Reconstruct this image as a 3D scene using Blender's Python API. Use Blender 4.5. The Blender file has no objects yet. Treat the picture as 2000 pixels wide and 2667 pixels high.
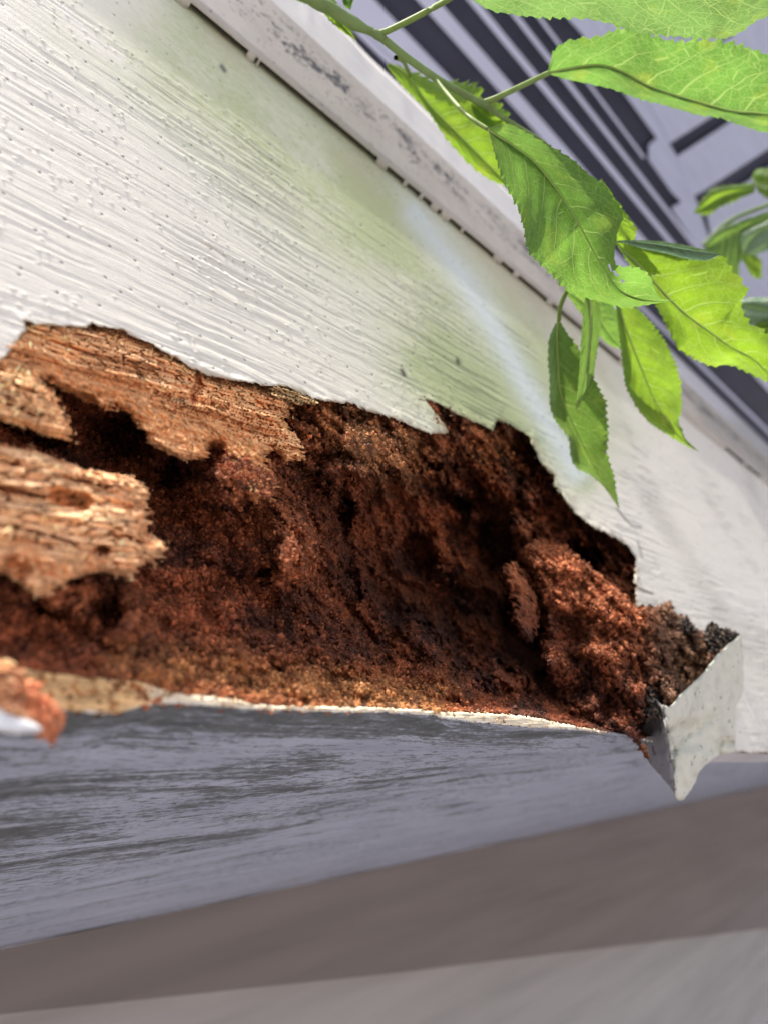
import bpy, math, random
import numpy as np
from mathutils import Vector, Matrix

random.seed(7)
RNG = np.random.default_rng(11)
C = bpy.context.scene.collection
SC = bpy.context.scene

# ------------------------------------------------------------------ camera
# world: X along the eave board, Y into the house, Z up.  Board face at Y = Y0 from the camera.
def nrm(v):
    v = np.array(v, float)
    return v / np.linalg.norm(v)
UP = nrm((-.26, .851, .456))                    # world up in camera space (right, up, forward)
LL = np.array((.646, -.192, .738)); LL = nrm(LL - UP * LL.dot(UP))
NN = np.cross(UP, LL)                           # board normal, towards the camera
W2C = np.stack([LL, -NN, UP])                   # rows: world axes in camera space
H = 2.35
CAM = np.array((0., 0., H))
FPX = 2000.
Y0 = .133
def rays(px, py):
    px = np.asarray(px, float); py = np.asarray(py, float)
    c = np.stack([(px - 1000) / FPX, (1333.5 - py) / FPX, np.ones_like(px * py)], -1)
    return c @ W2C.T                            # world direction, forward component 1
def at(px, py, t):
    return CAM + rays(px, py) * np.asarray(t, float)[..., None]
def on_y(px, py, y):
    r = rays(px, py)
    return CAM + r * (np.asarray(y) / r[..., 1])[..., None]
def on_z(px, py, z):
    r = rays(px, py)
    return CAM + r * (np.asarray(z) / r[..., 2])[..., None]

cd = bpy.data.cameras.new('camera')
cam = bpy.data.objects.new('camera', cd); C.objects.link(cam)
right, up, fwd = W2C[:, 0], W2C[:, 1], W2C[:, 2]
m = Matrix(((right[0], up[0], -fwd[0], CAM[0]), (right[1], up[1], -fwd[1], CAM[1]), (right[2], up[2], -fwd[2], CAM[2]), (0, 0, 0, 1)))
cam.matrix_world = m
cd.sensor_fit = 'VERTICAL'; cd.sensor_height = 36; cd.lens = 36 * FPX / 2667
cd.clip_start = .005; cd.clip_end = 2000
cd.dof.use_dof = True; cd.dof.focus_distance = .265; cd.dof.aperture_fstop = 9.5
SC.camera = cam

# ------------------------------------------------------------------ light
SUN = nrm((-.14, -.06, .99))                     # direction towards the sun
w = bpy.data.worlds.new('World'); SC.world = w; w.use_nodes = True
nt = w.node_tree
sky = nt.nodes.new('ShaderNodeTexSky'); sky.sky_type = 'NISHITA'; sky.sun_disc = False
sky.sun_elevation = math.asin(SUN[2]); sky.sun_rotation = math.atan2(SUN[0], SUN[1])
sky.air_density = 1.0; sky.dust_density = 5.0; sky.ozone_density = 1.0
bg = nt.nodes['Background']; bg.inputs['Strength'].default_value = .12
nt.links.new(sky.outputs[0], bg.inputs[0])
sl = bpy.data.lights.new('sun', 'SUN'); sl.energy = 3.2; sl.angle = math.radians(.6); sl.color = (1, .95, .86)
so = bpy.data.objects.new('sun', sl); C.objects.link(so)
so.rotation_euler = Vector(SUN).to_track_quat('Z', 'Y').to_euler(); so.location = (2, -2, 8)
SC.view_settings.view_transform = 'Standard'; SC.view_settings.look = 'None'
SC.view_settings.exposure = 1.2; SC.view_settings.gamma = 1; SC.view_settings.use_curve_mapping = False
SC.cycles.max_bounces = 10; SC.cycles.diffuse_bounces = 5; SC.cycles.transmission_bounces = 6
SC.cycles.use_denoising = True
SC.cycles.sample_clamp_indirect = 6

# ------------------------------------------------------------------ helpers
def hsh(ix, iy, s):
    h = (ix.astype(np.int64) * 374761393 + iy.astype(np.int64) * 668265263 + s * 974711) & 0x7fffffff
    h = (h ^ (h >> 13)) * 1274126177 & 0x7fffffff
    return ((h ^ (h >> 16)) & 0xffff) / 65535.
def vnoise(x, y, s=0):
    ix = np.floor(x); iy = np.floor(y); fx = x - ix; fy = y - iy
    fx = fx * fx * fx * (fx * (fx * 6 - 15) + 10); fy = fy * fy * fy * (fy * (fy * 6 - 15) + 10)
    ix = ix.astype(np.int64); iy = iy.astype(np.int64)
    a = hsh(ix, iy, s); b = hsh(ix + 1, iy, s); c = hsh(ix, iy + 1, s); d = hsh(ix + 1, iy + 1, s)
    return (a + (b - a) * fx) * (1 - fy) + (c + (d - c) * fx) * fy
def fbm(x, y, o=4, s=0, g=.5):
    v = 0; a = 1; n = 0
    for i in range(o):
        v = v + a * (vnoise(x, y, s + i * 17) - .5); n += a; a *= g
        x = x * 2.03 + 5.3; y = y * 2.03 + 1.7
    return v / n * 2
def rnoise(x, y, s=0):
    # streaks along x: every row has its own offset, so no cross pattern shows
    iy = np.floor(y); fy = y - iy; fy = fy * fy * (3 - 2 * fy); iy = iy.astype(np.int64)
    def row(k):
        xx = x + 977. * hsh(k, k * 0 + 5, s); ix = np.floor(xx); fx = xx - ix; fx = fx * fx * (3 - 2 * fx); ix = ix.astype(np.int64)
        a = hsh(ix, k, s); return a + (hsh(ix + 1, k, s) - a) * fx
    a = row(iy); return a + (row(iy + 1) - a) * fy
def rfbm(x, y, o=3, s=0, g=.55):
    v = 0; a = 1; n = 0
    for i in range(o):
        v = v + a * (rnoise(x, y, s + i * 17) - .5); n += a; a *= g
        x = x * 1.7 + 5.3; y = y * 2.07 + 1.7
    return v / n * 2
def worley(x, y, s=0):
    ix = np.floor(x); iy = np.floor(y)
    f1 = np.full(x.shape, 9.); f2 = np.full(x.shape, 9.)
    for dx in (-1, 0, 1):
        for dy in (-1, 0, 1):
            cx = ix + dx; cy = iy + dy
            d = np.hypot(cx + hsh(cx.astype(np.int64), cy.astype(np.int64), s) - x, cy + hsh(cx.astype(np.int64), cy.astype(np.int64), s + 91) - y)
            f2 = np.where(d < f1, f1, np.minimum(f2, d)); f1 = np.minimum(f1, d)
    return f1, f2
def sstep(a, b, x):
    t = np.clip((x - a) / (b - a), 0, 1)
    return t * t * (3 - 2 * t)
def inside(poly, x, y):
    r = np.zeros(x.shape, bool)
    n = len(poly)
    for i in range(n):
        x0, y0 = poly[i]; x1, y1 = poly[(i + 1) % n]
        if y0 == y1: continue
        c = ((y0 > y) != (y1 > y)) & (x < (x1 - x0) * (y - y0) / (y1 - y0) + x0)
        r ^= c
    return r
def polydist(poly, x, y, closed=True):
    d = np.full(x.shape, 1e9)
    n = len(poly)
    for i in range(n if closed else n - 1):
        x0, y0 = poly[i]; x1, y1 = poly[(i + 1) % n]
        dx, dy = x1 - x0, y1 - y0; q = dx * dx + dy * dy + 1e-9
        t = np.clip(((x - x0) * dx + (y - y0) * dy) / q, 0, 1)
        d = np.minimum(d, (x - x0 - t * dx) ** 2 + (y - y0 - t * dy) ** 2)
    return np.sqrt(d)
def catmull(P, n):
    P = np.asarray(P, float)
    if len(P) == 2:
        return P[0] + (P[1] - P[0]) * np.linspace(0, 1, n)[:, None]
    Q = np.vstack([2 * P[0] - P[1], P, 2 * P[-1] - P[-2]])
    seg = np.linalg.norm(np.diff(P[:, :2], axis=0), axis=1); s = np.concatenate([[0], np.cumsum(seg)]); s /= s[-1]
    u = np.linspace(0, 1, n); i = np.clip(np.searchsorted(s, u, side='right') - 1, 0, len(P) - 2)
    t = ((u - s[i]) / (s[i + 1] - s[i] + 1e-12))[:, None]
    a, b, c, d = Q[i], Q[i + 1], Q[i + 2], Q[i + 3]
    return .5 * (2 * b + (c - a) * t + (2 * a - 5 * b + 4 * c - d) * t * t + (3 * b - a - 3 * c + d) * t ** 3)

def mesh_np(name, verts, faces, mat, parent=None, col=None, uv=None, smooth=True):
    """faces: (n,3) or (n,4) int array"""
    verts = np.asarray(verts, np.float32); faces = np.asarray(faces, np.int32)
    off = np.zeros(3, np.float32)
    if parent is not None:
        q = parent
        while q is not None:
            off += np.array(q.location, np.float32); q = q.parent
    me = bpy.data.meshes.new(name)
    k = faces.shape[1]
    me.vertices.add(len(verts)); me.vertices.foreach_set('co', (verts - off).ravel())
    me.loops.add(faces.size); me.loops.foreach_set('vertex_index', faces.ravel())
    me.polygons.add(len(faces)); me.polygons.foreach_set('loop_start', np.arange(len(faces), dtype=np.int32) * k)
    me.update(calc_edges=True)
    me.polygons.foreach_set('use_smooth', np.full(len(faces), smooth))
    if col is not None:
        a = me.color_attributes.new('Col', 'FLOAT_COLOR', 'POINT')
        c = np.ones((len(verts), 4), np.float32); c[:, :3] = col
        a.data.foreach_set('color', c.ravel())
    if uv is not None:
        l = me.uv_layers.new(name='UVMap'); l.data.foreach_set('uv', np.asarray(uv, np.float32)[faces.ravel()].ravel())
    me.materials.append(mat)
    o = bpy.data.objects.new(name, me); C.objects.link(o)
    if parent is not None: o.parent = parent
    return o
def thing(name, label, cat, loc, group=None):
    o = bpy.data.objects.new(name, None); C.objects.link(o); o.location = loc; o.empty_display_size = .02
    o['label'] = label; o['category'] = cat
    if group: o['group'] = group
    return o
def tag(o, label, cat, group=None):
    o['label'] = label; o['category'] = cat
    if group: o['group'] = group
def box(name, p0, p1, mat, parent=None):
    x0, y0, z0 = p0; x1, y1, z1 = p1
    v = [(x, y, z) for x in (x0, x1) for y in (y0, y1) for z in (z0, z1)]
    f = [(0, 1, 3, 2), (4, 6, 7, 5), (0, 4, 5, 1), (2, 3, 7, 6), (0, 2, 6, 4), (1, 5, 7, 3)]
    return mesh_np(name, v, f, mat, parent, smooth=False)
def tube_geo(P, R, seg=10):
    P = np.asarray(P, float); n = len(P); R = np.broadcast_to(np.asarray(R, float), (n,))
    T = np.gradient(P, axis=0); T /= np.linalg.norm(T, axis=1)[:, None] + 1e-12
    ref = np.array((.31, .52, .79)); A = np.cross(T, ref); A /= np.linalg.norm(A, axis=1)[:, None]
    B = np.cross(T, A)
    th = np.linspace(0, 2 * np.pi, seg, endpoint=False)
    V = P[:, None] + R[:, None, None] * (np.cos(th)[None, :, None] * A[:, None] + np.sin(th)[None, :, None] * B[:, None])
    i = np.arange(n - 1)[:, None] * seg; j = np.arange(seg)[None]; k = (j + 1) % seg
    F = np.stack([i + j, i + k, i + seg + k, i + seg + j], -1).reshape(-1, 4)
    return V.reshape(-1, 3), F
def tube(name, P, R, mat, parent=None, seg=10):
    v, f = tube_geo(P, R, seg)
    return mesh_np(name, v, f, mat, parent)

def relief(name, poly, dfun, mat, parent, colfun=None, step=2.6, xs=None, ys=None, back=3., ew=14., rough=5., rsc=1.6, seed=0, splint=0.):
    """A solid-looking rough surface: its outline is POLY (image pixels on the board), its depth behind the board face (mm) is DFUN."""
    poly = np.asarray(poly, float)
    if xs is None: xs = np.arange(poly[:, 0].min() - 2, poly[:, 0].max() + 2, step)
    if ys is None: ys = np.arange(poly[:, 1].min() - 2, poly[:, 1].max() + 2, step)
    px, py = np.meshgrid(xs, ys)
    P0 = on_y(px, py, Y0); x = P0[..., 0] * 1000; z = (P0[..., 2] - H) * 1000      # mm on the board
    qx = px + rough * fbm(x / rsc, z / rsc, 4, 300 + seed); qy = py + rough * fbm(x / rsc, z / rsc, 4, 400 + seed)
    if splint:
        rn = rnoise(x / 70, (z - .1 * x) / .8, 320 + seed) + .6 * rnoise(x / 50, (z - .1 * x) / .35, 330 + seed) - .8
        qx = qx + splint * rn; qy = qy + .45 * splint * rn
    ins = inside(poly, qx, qy)
    dist = polydist(poly, qx, qy)
    d = dfun(px, py, x, z, dist)
    if back:
        e = 1 - np.clip(dist / ew, 0, 1)
        d = d + back * (1 - np.sqrt(np.clip(1 - e * e, 0, 1)))
    r = rays(px, py)
    t = (Y0 + d / 1000) / r[..., 1]
    P = CAM + r * t[..., None]
    q = ins[:-1, :-1] & ins[1:, :-1] & ins[:-1, 1:] & ins[1:, 1:]
    ny, nx = px.shape
    idx = np.arange(ny * nx).reshape(ny, nx)
    F = np.stack([idx[:-1, :-1][q], idx[1:, :-1][q], idx[1:, 1:][q], idx[:-1, 1:][q]], -1)
    used = np.zeros(ny * nx, bool); used[F.ravel()] = True
    remap = np.cumsum(used) - 1
    V = P.reshape(-1, 3)[used]
    col = None
    if colfun is not None:
        col = colfun(px, py, x, z, d, dist).reshape(-1, 3)[used]
    o = mesh_np(name, V, remap[F], mat, parent, col)
    return o, V, col, np.stack([px.ravel()[used], py.ravel()[used]], -1)

# ------------------------------------------------------------------ materials
def mat(name):
    mt = bpy.data.materials.new(name); mt.use_nodes = True
    return mt, mt.node_tree, mt.node_tree.nodes['Principled BSDF']
def N(nt, t, **k):
    n = nt.nodes.new('ShaderNode' + t)
    for a, b in k.items():
        if a in ('operation', 'blend_type', 'data_type', 'feature', 'noise_dimensions', 'attribute_name', 'interpolation', 'clamp', 'distance', 'use_clamp'):
            setattr(n, a, b)
        else:
            n.inputs[a].default_value = b
    return n
def mapping(nt, scale, src='Object', rot=(0, 0, 0), loc=(0, 0, 0)):
    tc = nt.nodes.new('ShaderNodeTexCoord'); mp = nt.nodes.new('ShaderNodeMapping')
    mp.inputs['Scale'].default_value = scale; mp.inputs['Rotation'].default_value = rot; mp.inputs['Location'].default_value = loc
    nt.links.new(tc.outputs[src], mp.inputs[0]); return mp.outputs[0]
def noise(nt, vec, scale, detail=4, rough=.55, dist=0):
    n = N(nt, 'TexNoise', Scale=scale, Detail=detail, Roughness=rough, Distortion=dist)
    nt.links.new(vec, n.inputs['Vector']); return n.outputs[0]
def ramp(nt, fac, stops):
    r = nt.nodes.new('ShaderNodeValToRGB'); e = r.color_ramp.elements
    while len(e) > 1: e.remove(e[-1])
    for i, (p, c) in enumerate(stops):
        if not hasattr(c, '__len__'): c = (c, c, c)
        q = e[0] if i == 0 else e.new(p)
        q.position = p; q.color = (*c[:3], 1)
    nt.links.new(fac, r.inputs[0]); return r.outputs[0]
def mix(nt, a, b, f, mode='MIX'):
    n = nt.nodes.new('ShaderNodeMix'); n.data_type = 'RGBA'; n.blend_type = mode
    for s, v in ((0, f), (6, a), (7, b)):
        if isinstance(v, bpy.types.NodeSocket): nt.links.new(v, n.inputs[s])
        elif hasattr(v, '__len__'): n.inputs[s].default_value = (*v[:3], 1)
        else: n.inputs[s].default_value = v if s == 0 else (v, v, v, 1)
    return n.outputs[2]
def math_(nt, op, a, b=None):
    n = nt.nodes.new('ShaderNodeMath'); n.operation = op
    for s, v in ((0, a), (1, b)):
        if v is None: continue
        if isinstance(v, bpy.types.NodeSocket): nt.links.new(v, n.inputs[s])
        else: n.inputs[s].default_value = v
    return n.outputs[0]
def bump(nt, h, strength, dist, prev=None):
    b = N(nt, 'Bump', Strength=strength, Distance=dist)
    nt.links.new(h, b.inputs['Height'])
    if prev is not None: nt.links.new(prev, b.inputs['Normal'])
    return b.outputs[0]
def simple(name, col, rough=.6, sc=40, var=.15, bmp=.2, bd=.001, spec=.4, stretch=(1, 1, 1)):
    mt, nt, b = mat(name)
    v = mapping(nt, stretch); n = noise(nt, v, sc, 5)
    c = ramp(nt, n, [(.3, tuple(x * (1 - var) for x in col)), (.7, tuple(min(1, x * (1 + var)) for x in col))])
    nt.links.new(c, b.inputs['Base Color']); b.inputs['Roughness'].default_value = rough
    b.inputs['Specular IOR Level'].default_value = spec
    nt.links.new(bump(nt, noise(nt, v, sc * 4, 4), bmp, bd), b.inputs['Normal'])
    return mt

# white gloss paint over grained board: mesh colour with painted leaf and sky reflections, grime specks here
M = {}
mt, nt, b = mat('white_board_paint')
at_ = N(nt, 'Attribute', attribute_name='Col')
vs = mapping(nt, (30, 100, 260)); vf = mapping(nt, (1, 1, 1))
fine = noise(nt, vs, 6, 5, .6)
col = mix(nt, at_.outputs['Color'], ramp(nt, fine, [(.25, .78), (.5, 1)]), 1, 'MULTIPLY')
sp = noise(nt, vf, 900, 2, .5); spm = ramp(nt, sp, [(.70, 0), (.76, 1)])
big = noise(nt, vf, 40, 3); bm = ramp(nt, big, [(.5, 0), (.62, .7)])
col = mix(nt, col, (.12, .12, .09), math_(nt, 'MULTIPLY', spm, bm))
nt.links.new(col, b.inputs['Base Color']); b.inputs['Roughness'].default_value = .55
b.inputs['Specular IOR Level'].default_value = .5
n1 = bump(nt, noise(nt, mapping(nt, (40, 100, 900)), 3, 4, .6), .35, .0006)
nt.links.new(bump(nt, noise(nt, vf, 1400, 2), .12, .0003, n1), b.inputs['Normal'])
M['paint'] = mt

def wood_mat(name, rough=.8, spec=.25, bs=.6, bd=.0006, sc=2600):
    mt, nt, b = mat(name)
    a = N(nt, 'Attribute', attribute_name='Col')
    v = mapping(nt, (1, 1, 1))
    n = noise(nt, v, sc, 4, .65)
    c = mix(nt, a.outputs['Color'], ramp(nt, n, [(.28, .45), (.5, .95), (.72, 1.45)]), 1, 'MULTIPLY')
    n2 = noise(nt, v, 420, 4, .6)
    c = mix(nt, c, ramp(nt, n2, [(.3, (.72, .66, .62)), (.55, (1, 1, 1)), (.75, (1.25, 1.2, 1.05))]), 1, 'MULTIPLY')
    nt.links.new(c, b.inputs['Base Color']); b.inputs['Roughness'].default_value = rough
    b.inputs['Specular IOR Level'].default_value = spec
    h = bump(nt, n2, bs * .7, .0012)
    nt.links.new(bump(nt, n, bs, bd, h), b.inputs['Normal'])
    return mt
M['rot'] = wood_mat('rotten_wood')
M['crumb'] = wood_mat('rotten_wood_crumb', .72, .28, .4, .0003, 3000)
mt, nt, b = mat('split_wood')
a = N(nt, 'Attribute', attribute_name='Col')
vg = mapping(nt, (60, 400, 1100)); n = noise(nt, vg, 1.6, 6, .65, .4)
c = mix(nt, a.outputs['Color'], ramp(nt, n, [(.3, (.55, .48, .42)), (.46, (1.12, 1.12, 1.12)), (.7, (1.5, 1.48, 1.4))]), 1, 'MULTIPLY')
nt.links.new(c, b.inputs['Base Color']); b.inputs['Roughness'].default_value = .75; b.inputs['Specular IOR Level'].default_value = .3
h = bump(nt, n, .5, .0006)
nt.links.new(bump(nt, noise(nt, mapping(nt, (1, 1, 1)), 2200, 3), .3, .0004, h), b.inputs['Normal'])
M['split'] = mt

# flashing paint: dull cream with black mould specks gathered along a band below the fold
mt, nt, b = mat('flashing_paint')
v = mapping(nt, (1, 1, 1))
base = ramp(nt, noise(nt, v, 25, 4), [(.3, (.46, .42, .365)), (.7, (.55, .51, .445))])
spn = noise(nt, mapping(nt, (1, 1, 1)), 300, 4, .7)
a = N(nt, 'Attribute', attribute_name='Col')
sepc = N(nt, 'SeparateColor'); nt.links.new(a.outputs['Color'], sepc.inputs[0])
patch = ramp(nt, noise(nt, mapping(nt, (26, 26, 60)), 1, 4), [(.40, 0), (.58, 1)])
f = ramp(nt, math_(nt, 'ADD', spn, math_(nt, 'MULTIPLY', math_(nt, 'MULTIPLY', sepc.outputs[0], patch), .23)), [(.635, 0), (.665, .95)])
faint = math_(nt, 'MULTIPLY', ramp(nt, noise(nt, v, 700, 3), [(.66, 0), (.72, .6)]), .5)
c = mix(nt, mix(nt, base, (.07, .07, .07), f), (.2, .2, .18), faint)
nt.links.new(c, b.inputs['Base Color']); b.inputs['Roughness'].default_value = .45
nt.links.new(bump(nt, noise(nt, v, 120, 3), .15, .001), b.inputs['Normal'])
M['flash'] = mt
M['lip'] = simple('flashing_edge_paint', (.82, .81, .78), .2, 30, .05, .25, .0012, .5)
M['caulk'] = simple('old_caulk', (.50, .46, .40), .6, 60, .12, .2, .0008)
M['slit_dark'] = simple('slit_shade_black', (.02, .02, .025), .9, 100, .2)  # black painted for the shade inside the slits

# weathered soffit paint with streaks of mildew
mt, nt, b = mat('weathered_soffit')
v1 = mapping(nt, (1, 1, 1), loc=(.03, .02, 0))
warp = noise(nt, v1, 9, 3)
st = noise(nt, mapping(nt, (7, 46, 10), rot=(0, 0, .06)), 1.0, 7, .68, 1.1)
st2 = noise(nt, mapping(nt, (60, 300, 60)), 1.2, 5, .7, .8)
st3 = noise(nt, mapping(nt, (28, 240, 30), rot=(0, 0, .10)), 1.0, 5, .7, .6)
st4 = noise(nt, mapping(nt, (330, 900, 330), rot=(0, 0, .05)), 1.0, 6, .75, .3)
gr = math_(nt, 'ADD', math_(nt, 'ADD', math_(nt, 'MULTIPLY', st, .52), math_(nt, 'MULTIPLY', st4, .20)), math_(nt, 'ADD', math_(nt, 'MULTIPLY', st2, .16), math_(nt, 'MULTIPLY', st3, .14)))
a = N(nt, 'Attribute', attribute_name='Col'); sepc = N(nt, 'SeparateColor'); nt.links.new(a.outputs['Color'], sepc.inputs[0])
gr = math_(nt, 'ADD', gr, math_(nt, 'MULTIPLY', math_(nt, 'SUBTRACT', sepc.outputs[0], .5), .35))
mm = ramp(nt, gr, [(.472, 0), (.495, .8), (.535, 1)])
flk = math_(nt, 'MULTIPLY', ramp(nt, noise(nt, mapping(nt, (150, 520, 150), rot=(0, 0, .05)), 1.0, 7, .72, .4), [(.545, 0), (.575, 1)]), ramp(nt, noise(nt, mapping(nt, (9, 30, 9)), 1, 3), [(.40, 0), (.58, .9)]))
mm = math_(nt, 'MAXIMUM', mm, flk)
paintc = ramp(nt, noise(nt, mapping(nt, (10, 60, 10)), 1.5, 4), [(.3, (.37, .40, .49)), (.7, (.53, .56, .66))])
mil = ramp(nt, noise(nt, v1, 300, 4, .7), [(.3, (.058, .065, .066)), (.6, (.13, .14, .14)), (.75, (.30, .30, .30))])
c = mix(nt, paintc, mil, mm)
fl = ramp(nt, noise(nt, mapping(nt, (160, 320, 100)), 1.6, 2), [(.73, 0), (.75, 1)])
c = mix(nt, c, (.62, .64, .56), math_(nt, 'MULTIPLY', fl, sepc.outputs[1]))
nt.links.new(c, b.inputs['Base Color']); b.inputs['Roughness'].default_value = .6
h1 = bump(nt, st4, .6, .0008, bump(nt, st2, .5, .0015))
nt.links.new(bump(nt, math_(nt, 'MULTIPLY', mm, -1), .4, .0008, h1), b.inputs['Normal'])
M['soffit'] = mt
M['wall_band'] = simple('brown_band_paint', (.24, .205, .182), .65, 7, .12, .1, .001, .3, (.4, 1, 7))
M['wall'] = simple('greige_wall_paint', (.43, .405, .375), .65, 7, .13, .15, .001, .3, (.4, 1, 7))
M['under'] = simple('board_underside_paint', (.62, .60, .60), .5, 30, .08, .15)
M['slat'] = simple('pale_siding_paint', (.70, .75, .94), .5, 4, .05, .1)
M['gap_dark'] = simple('gap_shade_dark', (.058, .063, .095), .6, 5, .15, .1)
M['wing'] = simple('pale_blue_siding_paint', (.60, .66, .84), .5, 6, .08, .15, .002, .4, (1, 14, 1))
M['unseen_roof'] = simple('unseen_roof_shingle', (.08, .075, .07), .9, 30, .3, .5, .003)
M['ground'] = simple('grey_paving', (.27, .255, .265), .95, 3, .2, .3, .02)
def skin(name, c0, rough, spots, spotc, bs):
    mt, nt, b = mat(name); v = mapping(nt, (1, 1, 1))
    c = ramp(nt, noise(nt, v, 55, 5, .6), [(.3, tuple(x * .86 for x in c0)), (.7, tuple(min(1, x * 1.06) for x in c0))])
    c = mix(nt, c, spotc, ramp(nt, noise(nt, v, 230, 4, .6), [(1 - spots, 0), (1.03 - spots, .9)]))
    c = mix(nt, c, tuple(x * .62 for x in spotc), math_(nt, 'MULTIPLY', ramp(nt, noise(nt, v, 38, 4, .7), [(.56, 0), (.75, 1)]), .35))
    nt.links.new(c, b.inputs['Base Color']); b.inputs['Roughness'].default_value = rough
    h = bump(nt, noise(nt, v, 90, 4, .6), bs, .002)
    nt.links.new(bump(nt, noise(nt, v, 900, 3), .3, .0004, h), b.inputs['Normal']); return mt
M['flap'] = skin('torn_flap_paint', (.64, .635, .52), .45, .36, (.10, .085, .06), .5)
M['flap_grey'] = skin('flap_shaded_side', (.30, .285, .29), .6, .42, (.12, .09, .08), .6)  # darker copy of the flap paint; its shade is put into the colour
M['backing_dark'] = skin('charred_skin', (.040, .036, .034), .9, .40, (.16, .075, .04), .9)  # dark colour for the slab added behind the rot
M['white_skin'] = simple('splinter_paint', (.78, .78, .78), .45, 30, .05, .2)

def leaf_mat(name, refl, trans, tr=.55, vein=(.5, .62, .2), yel=(.45, .52, .05), yamt=.28, rough=.42, sat=1.):
    mt, nt, b = mat(name)
    tc = nt.nodes.new('ShaderNodeTexCoord'); sx = nt.nodes.new('ShaderNodeSeparateXYZ'); nt.links.new(tc.outputs['UV'], sx.inputs[0])
    u, v = sx.outputs[0], sx.outputs[1]
    av = math_(nt, 'ABSOLUTE', v)
    side = math_(nt, 'MULTIPLY', math_(nt, 'SIGN', v), .31)
    wob = math_(nt, 'MULTIPLY', noise(nt, mapping(nt, (7, 3, 1), 'UV'), 1, 2), .35)
    bend = math_(nt, 'MULTIPLY', math_(nt, 'POWER', av, 1.35), 2.1)
    ww = math_(nt, 'ADD', math_(nt, 'SUBTRACT', math_(nt, 'MULTIPLY', u, 9.5), bend), math_(nt, 'ADD', side, wob))
    fr = math_(nt, 'ABSOLUTE', math_(nt, 'SUBTRACT', math_(nt, 'FRACT', ww), .5))
    wid = math_(nt, 'MULTIPLY', math_(nt, 'SUBTRACT', 1.15, av), .060)
    sec = math_(nt, 'SUBTRACT', 1, math_(nt, 'MINIMUM', math_(nt, 'DIVIDE', fr, wid), 1))
    def cells(sc, wd):
        vo = nt.nodes.new('ShaderNodeTexVoronoi'); vo.feature = 'DISTANCE_TO_EDGE'; vo.inputs['Scale'].default_value = sc
        nt.links.new(mapping(nt, (3.0, 1, 1), 'UV'), vo.inputs['Vector'])
        return math_(nt, 'SUBTRACT', 1, math_(nt, 'MINIMUM', math_(nt, 'DIVIDE', vo.outputs['Distance'], wd), 1))
    ter = math_(nt, 'MULTIPLY', cells(7, .035), .75)
    qua = math_(nt, 'MULTIPLY', cells(24, .09), .40)
    vm = math_(nt, 'MAXIMUM', math_(nt, 'MAXIMUM', sec, ter), qua)
    mid = math_(nt, 'SUBTRACT', 1, math_(nt, 'MINIMUM', math_(nt, 'DIVIDE', av, .035), 1))
    vm = math_(nt, 'MAXIMUM', vm, mid)
    pn = noise(nt, mapping(nt, (1, 1, 1)), 55, 4, .6)
    pv = ramp(nt, pn, [(.35, .78), (.65, 1.18)])
    ym = math_(nt, 'MULTIPLY', ramp(nt, noise(nt, mapping(nt, (1, 1, 1), loc=(3, 1, 2)), 70, 3, .55), [(.56, 0), (.72, 1)]), yamt)
    def tint(c, veinc, yc):
        q = mix(nt, c, pv, 1, 'MULTIPLY'); q = mix(nt, q, yc, ym)
        return mix(nt, q, veinc, math_(nt, 'MULTIPLY', vm, .6))
    rc = tint(refl, tuple(min(1, x * 1.9 + .05) for x in refl), tuple(x * .5 for x in yel))
    tcx = tint(trans, vein, yel)
    nt.links.new(rc, b.inputs['Base Color']); b.inputs['Roughness'].default_value = rough
    b.inputs['Specular IOR Level'].default_value = .45
    tr_ = nt.nodes.new('ShaderNodeBsdfTranslucent'); nt.links.new(tcx, tr_.inputs['Color'])
    nb = bump(nt, math_(nt, 'SUBTRACT', 1, vm), .35, .0006)
    nb = bump(nt, noise(nt, mapping(nt, (1, 1, 1)), 260, 3), .2, .0006, nb)
    nt.links.new(nb, b.inputs['Normal']); nt.links.new(nb, tr_.inputs['Normal'])
    ms = nt.nodes.new('ShaderNodeMixShader'); ms.inputs[0].default_value = tr
    nt.links.new(b.outputs[0], ms.inputs[1]); nt.links.new(tr_.outputs[0], ms.inputs[2])
    nt.links.new(ms.outputs[0], nt.nodes['Material Output'].inputs['Surface'])
    return mt
M['leaf'] = leaf_mat('leaf_green', (.065, .15, .035), (.165, .335, .045), .62)
M['leaf_lime'] = leaf_mat('leaf_lime', (.075, .165, .02), (.225, .385, .014), .65, yamt=.35)  # brighter copy of the leaf green; sunlight put into its colour
M['leaf_dark'] = leaf_mat('leaf_shaded_green', (.055, .125, .034), (.15, .29, .035), .55, yamt=.2)  # darker copy of the leaf green; shade put into its colour
M['leaf_glossy'] = leaf_mat('leaf_glossy_top', (.15, .24, .14), (.12, .22, .07), .3, yamt=.1, rough=.2)
M['leaf_mid'] = leaf_mat('leaf_mid_green', (.065, .15, .04), (.125, .275, .04), .55, yel=(.42, .50, .05), yamt=.35)
M['leaf_pale'] = leaf_mat('leaf_pale_underside', (.11, .20, .07), (.14, .27, .06), .5, yamt=.25)
M['twig'] = simple('green_twig_bark', (.16, .23, .08), .65, 120, .2, .3, .0005, .2)
M['petiole'] = simple('leaf_stalk', (.19, .27, .07), .6, 150, .15, .2, .0004, .2)
M['midrib'] = simple('leaf_midrib', (.27, .38, .10), .5, 200, .1, .2, .0003, .4)

# ------------------------------------------------------------------ ground, unseen roof, walls
gv = [(-60, -60, 0), (60, -60, 0), (60, 60, 0), (-60, 60, 0)]
g = mesh_np('ground', gv, [(0, 1, 2, 3)], M['ground']); g['kind'] = 'structure'

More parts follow.
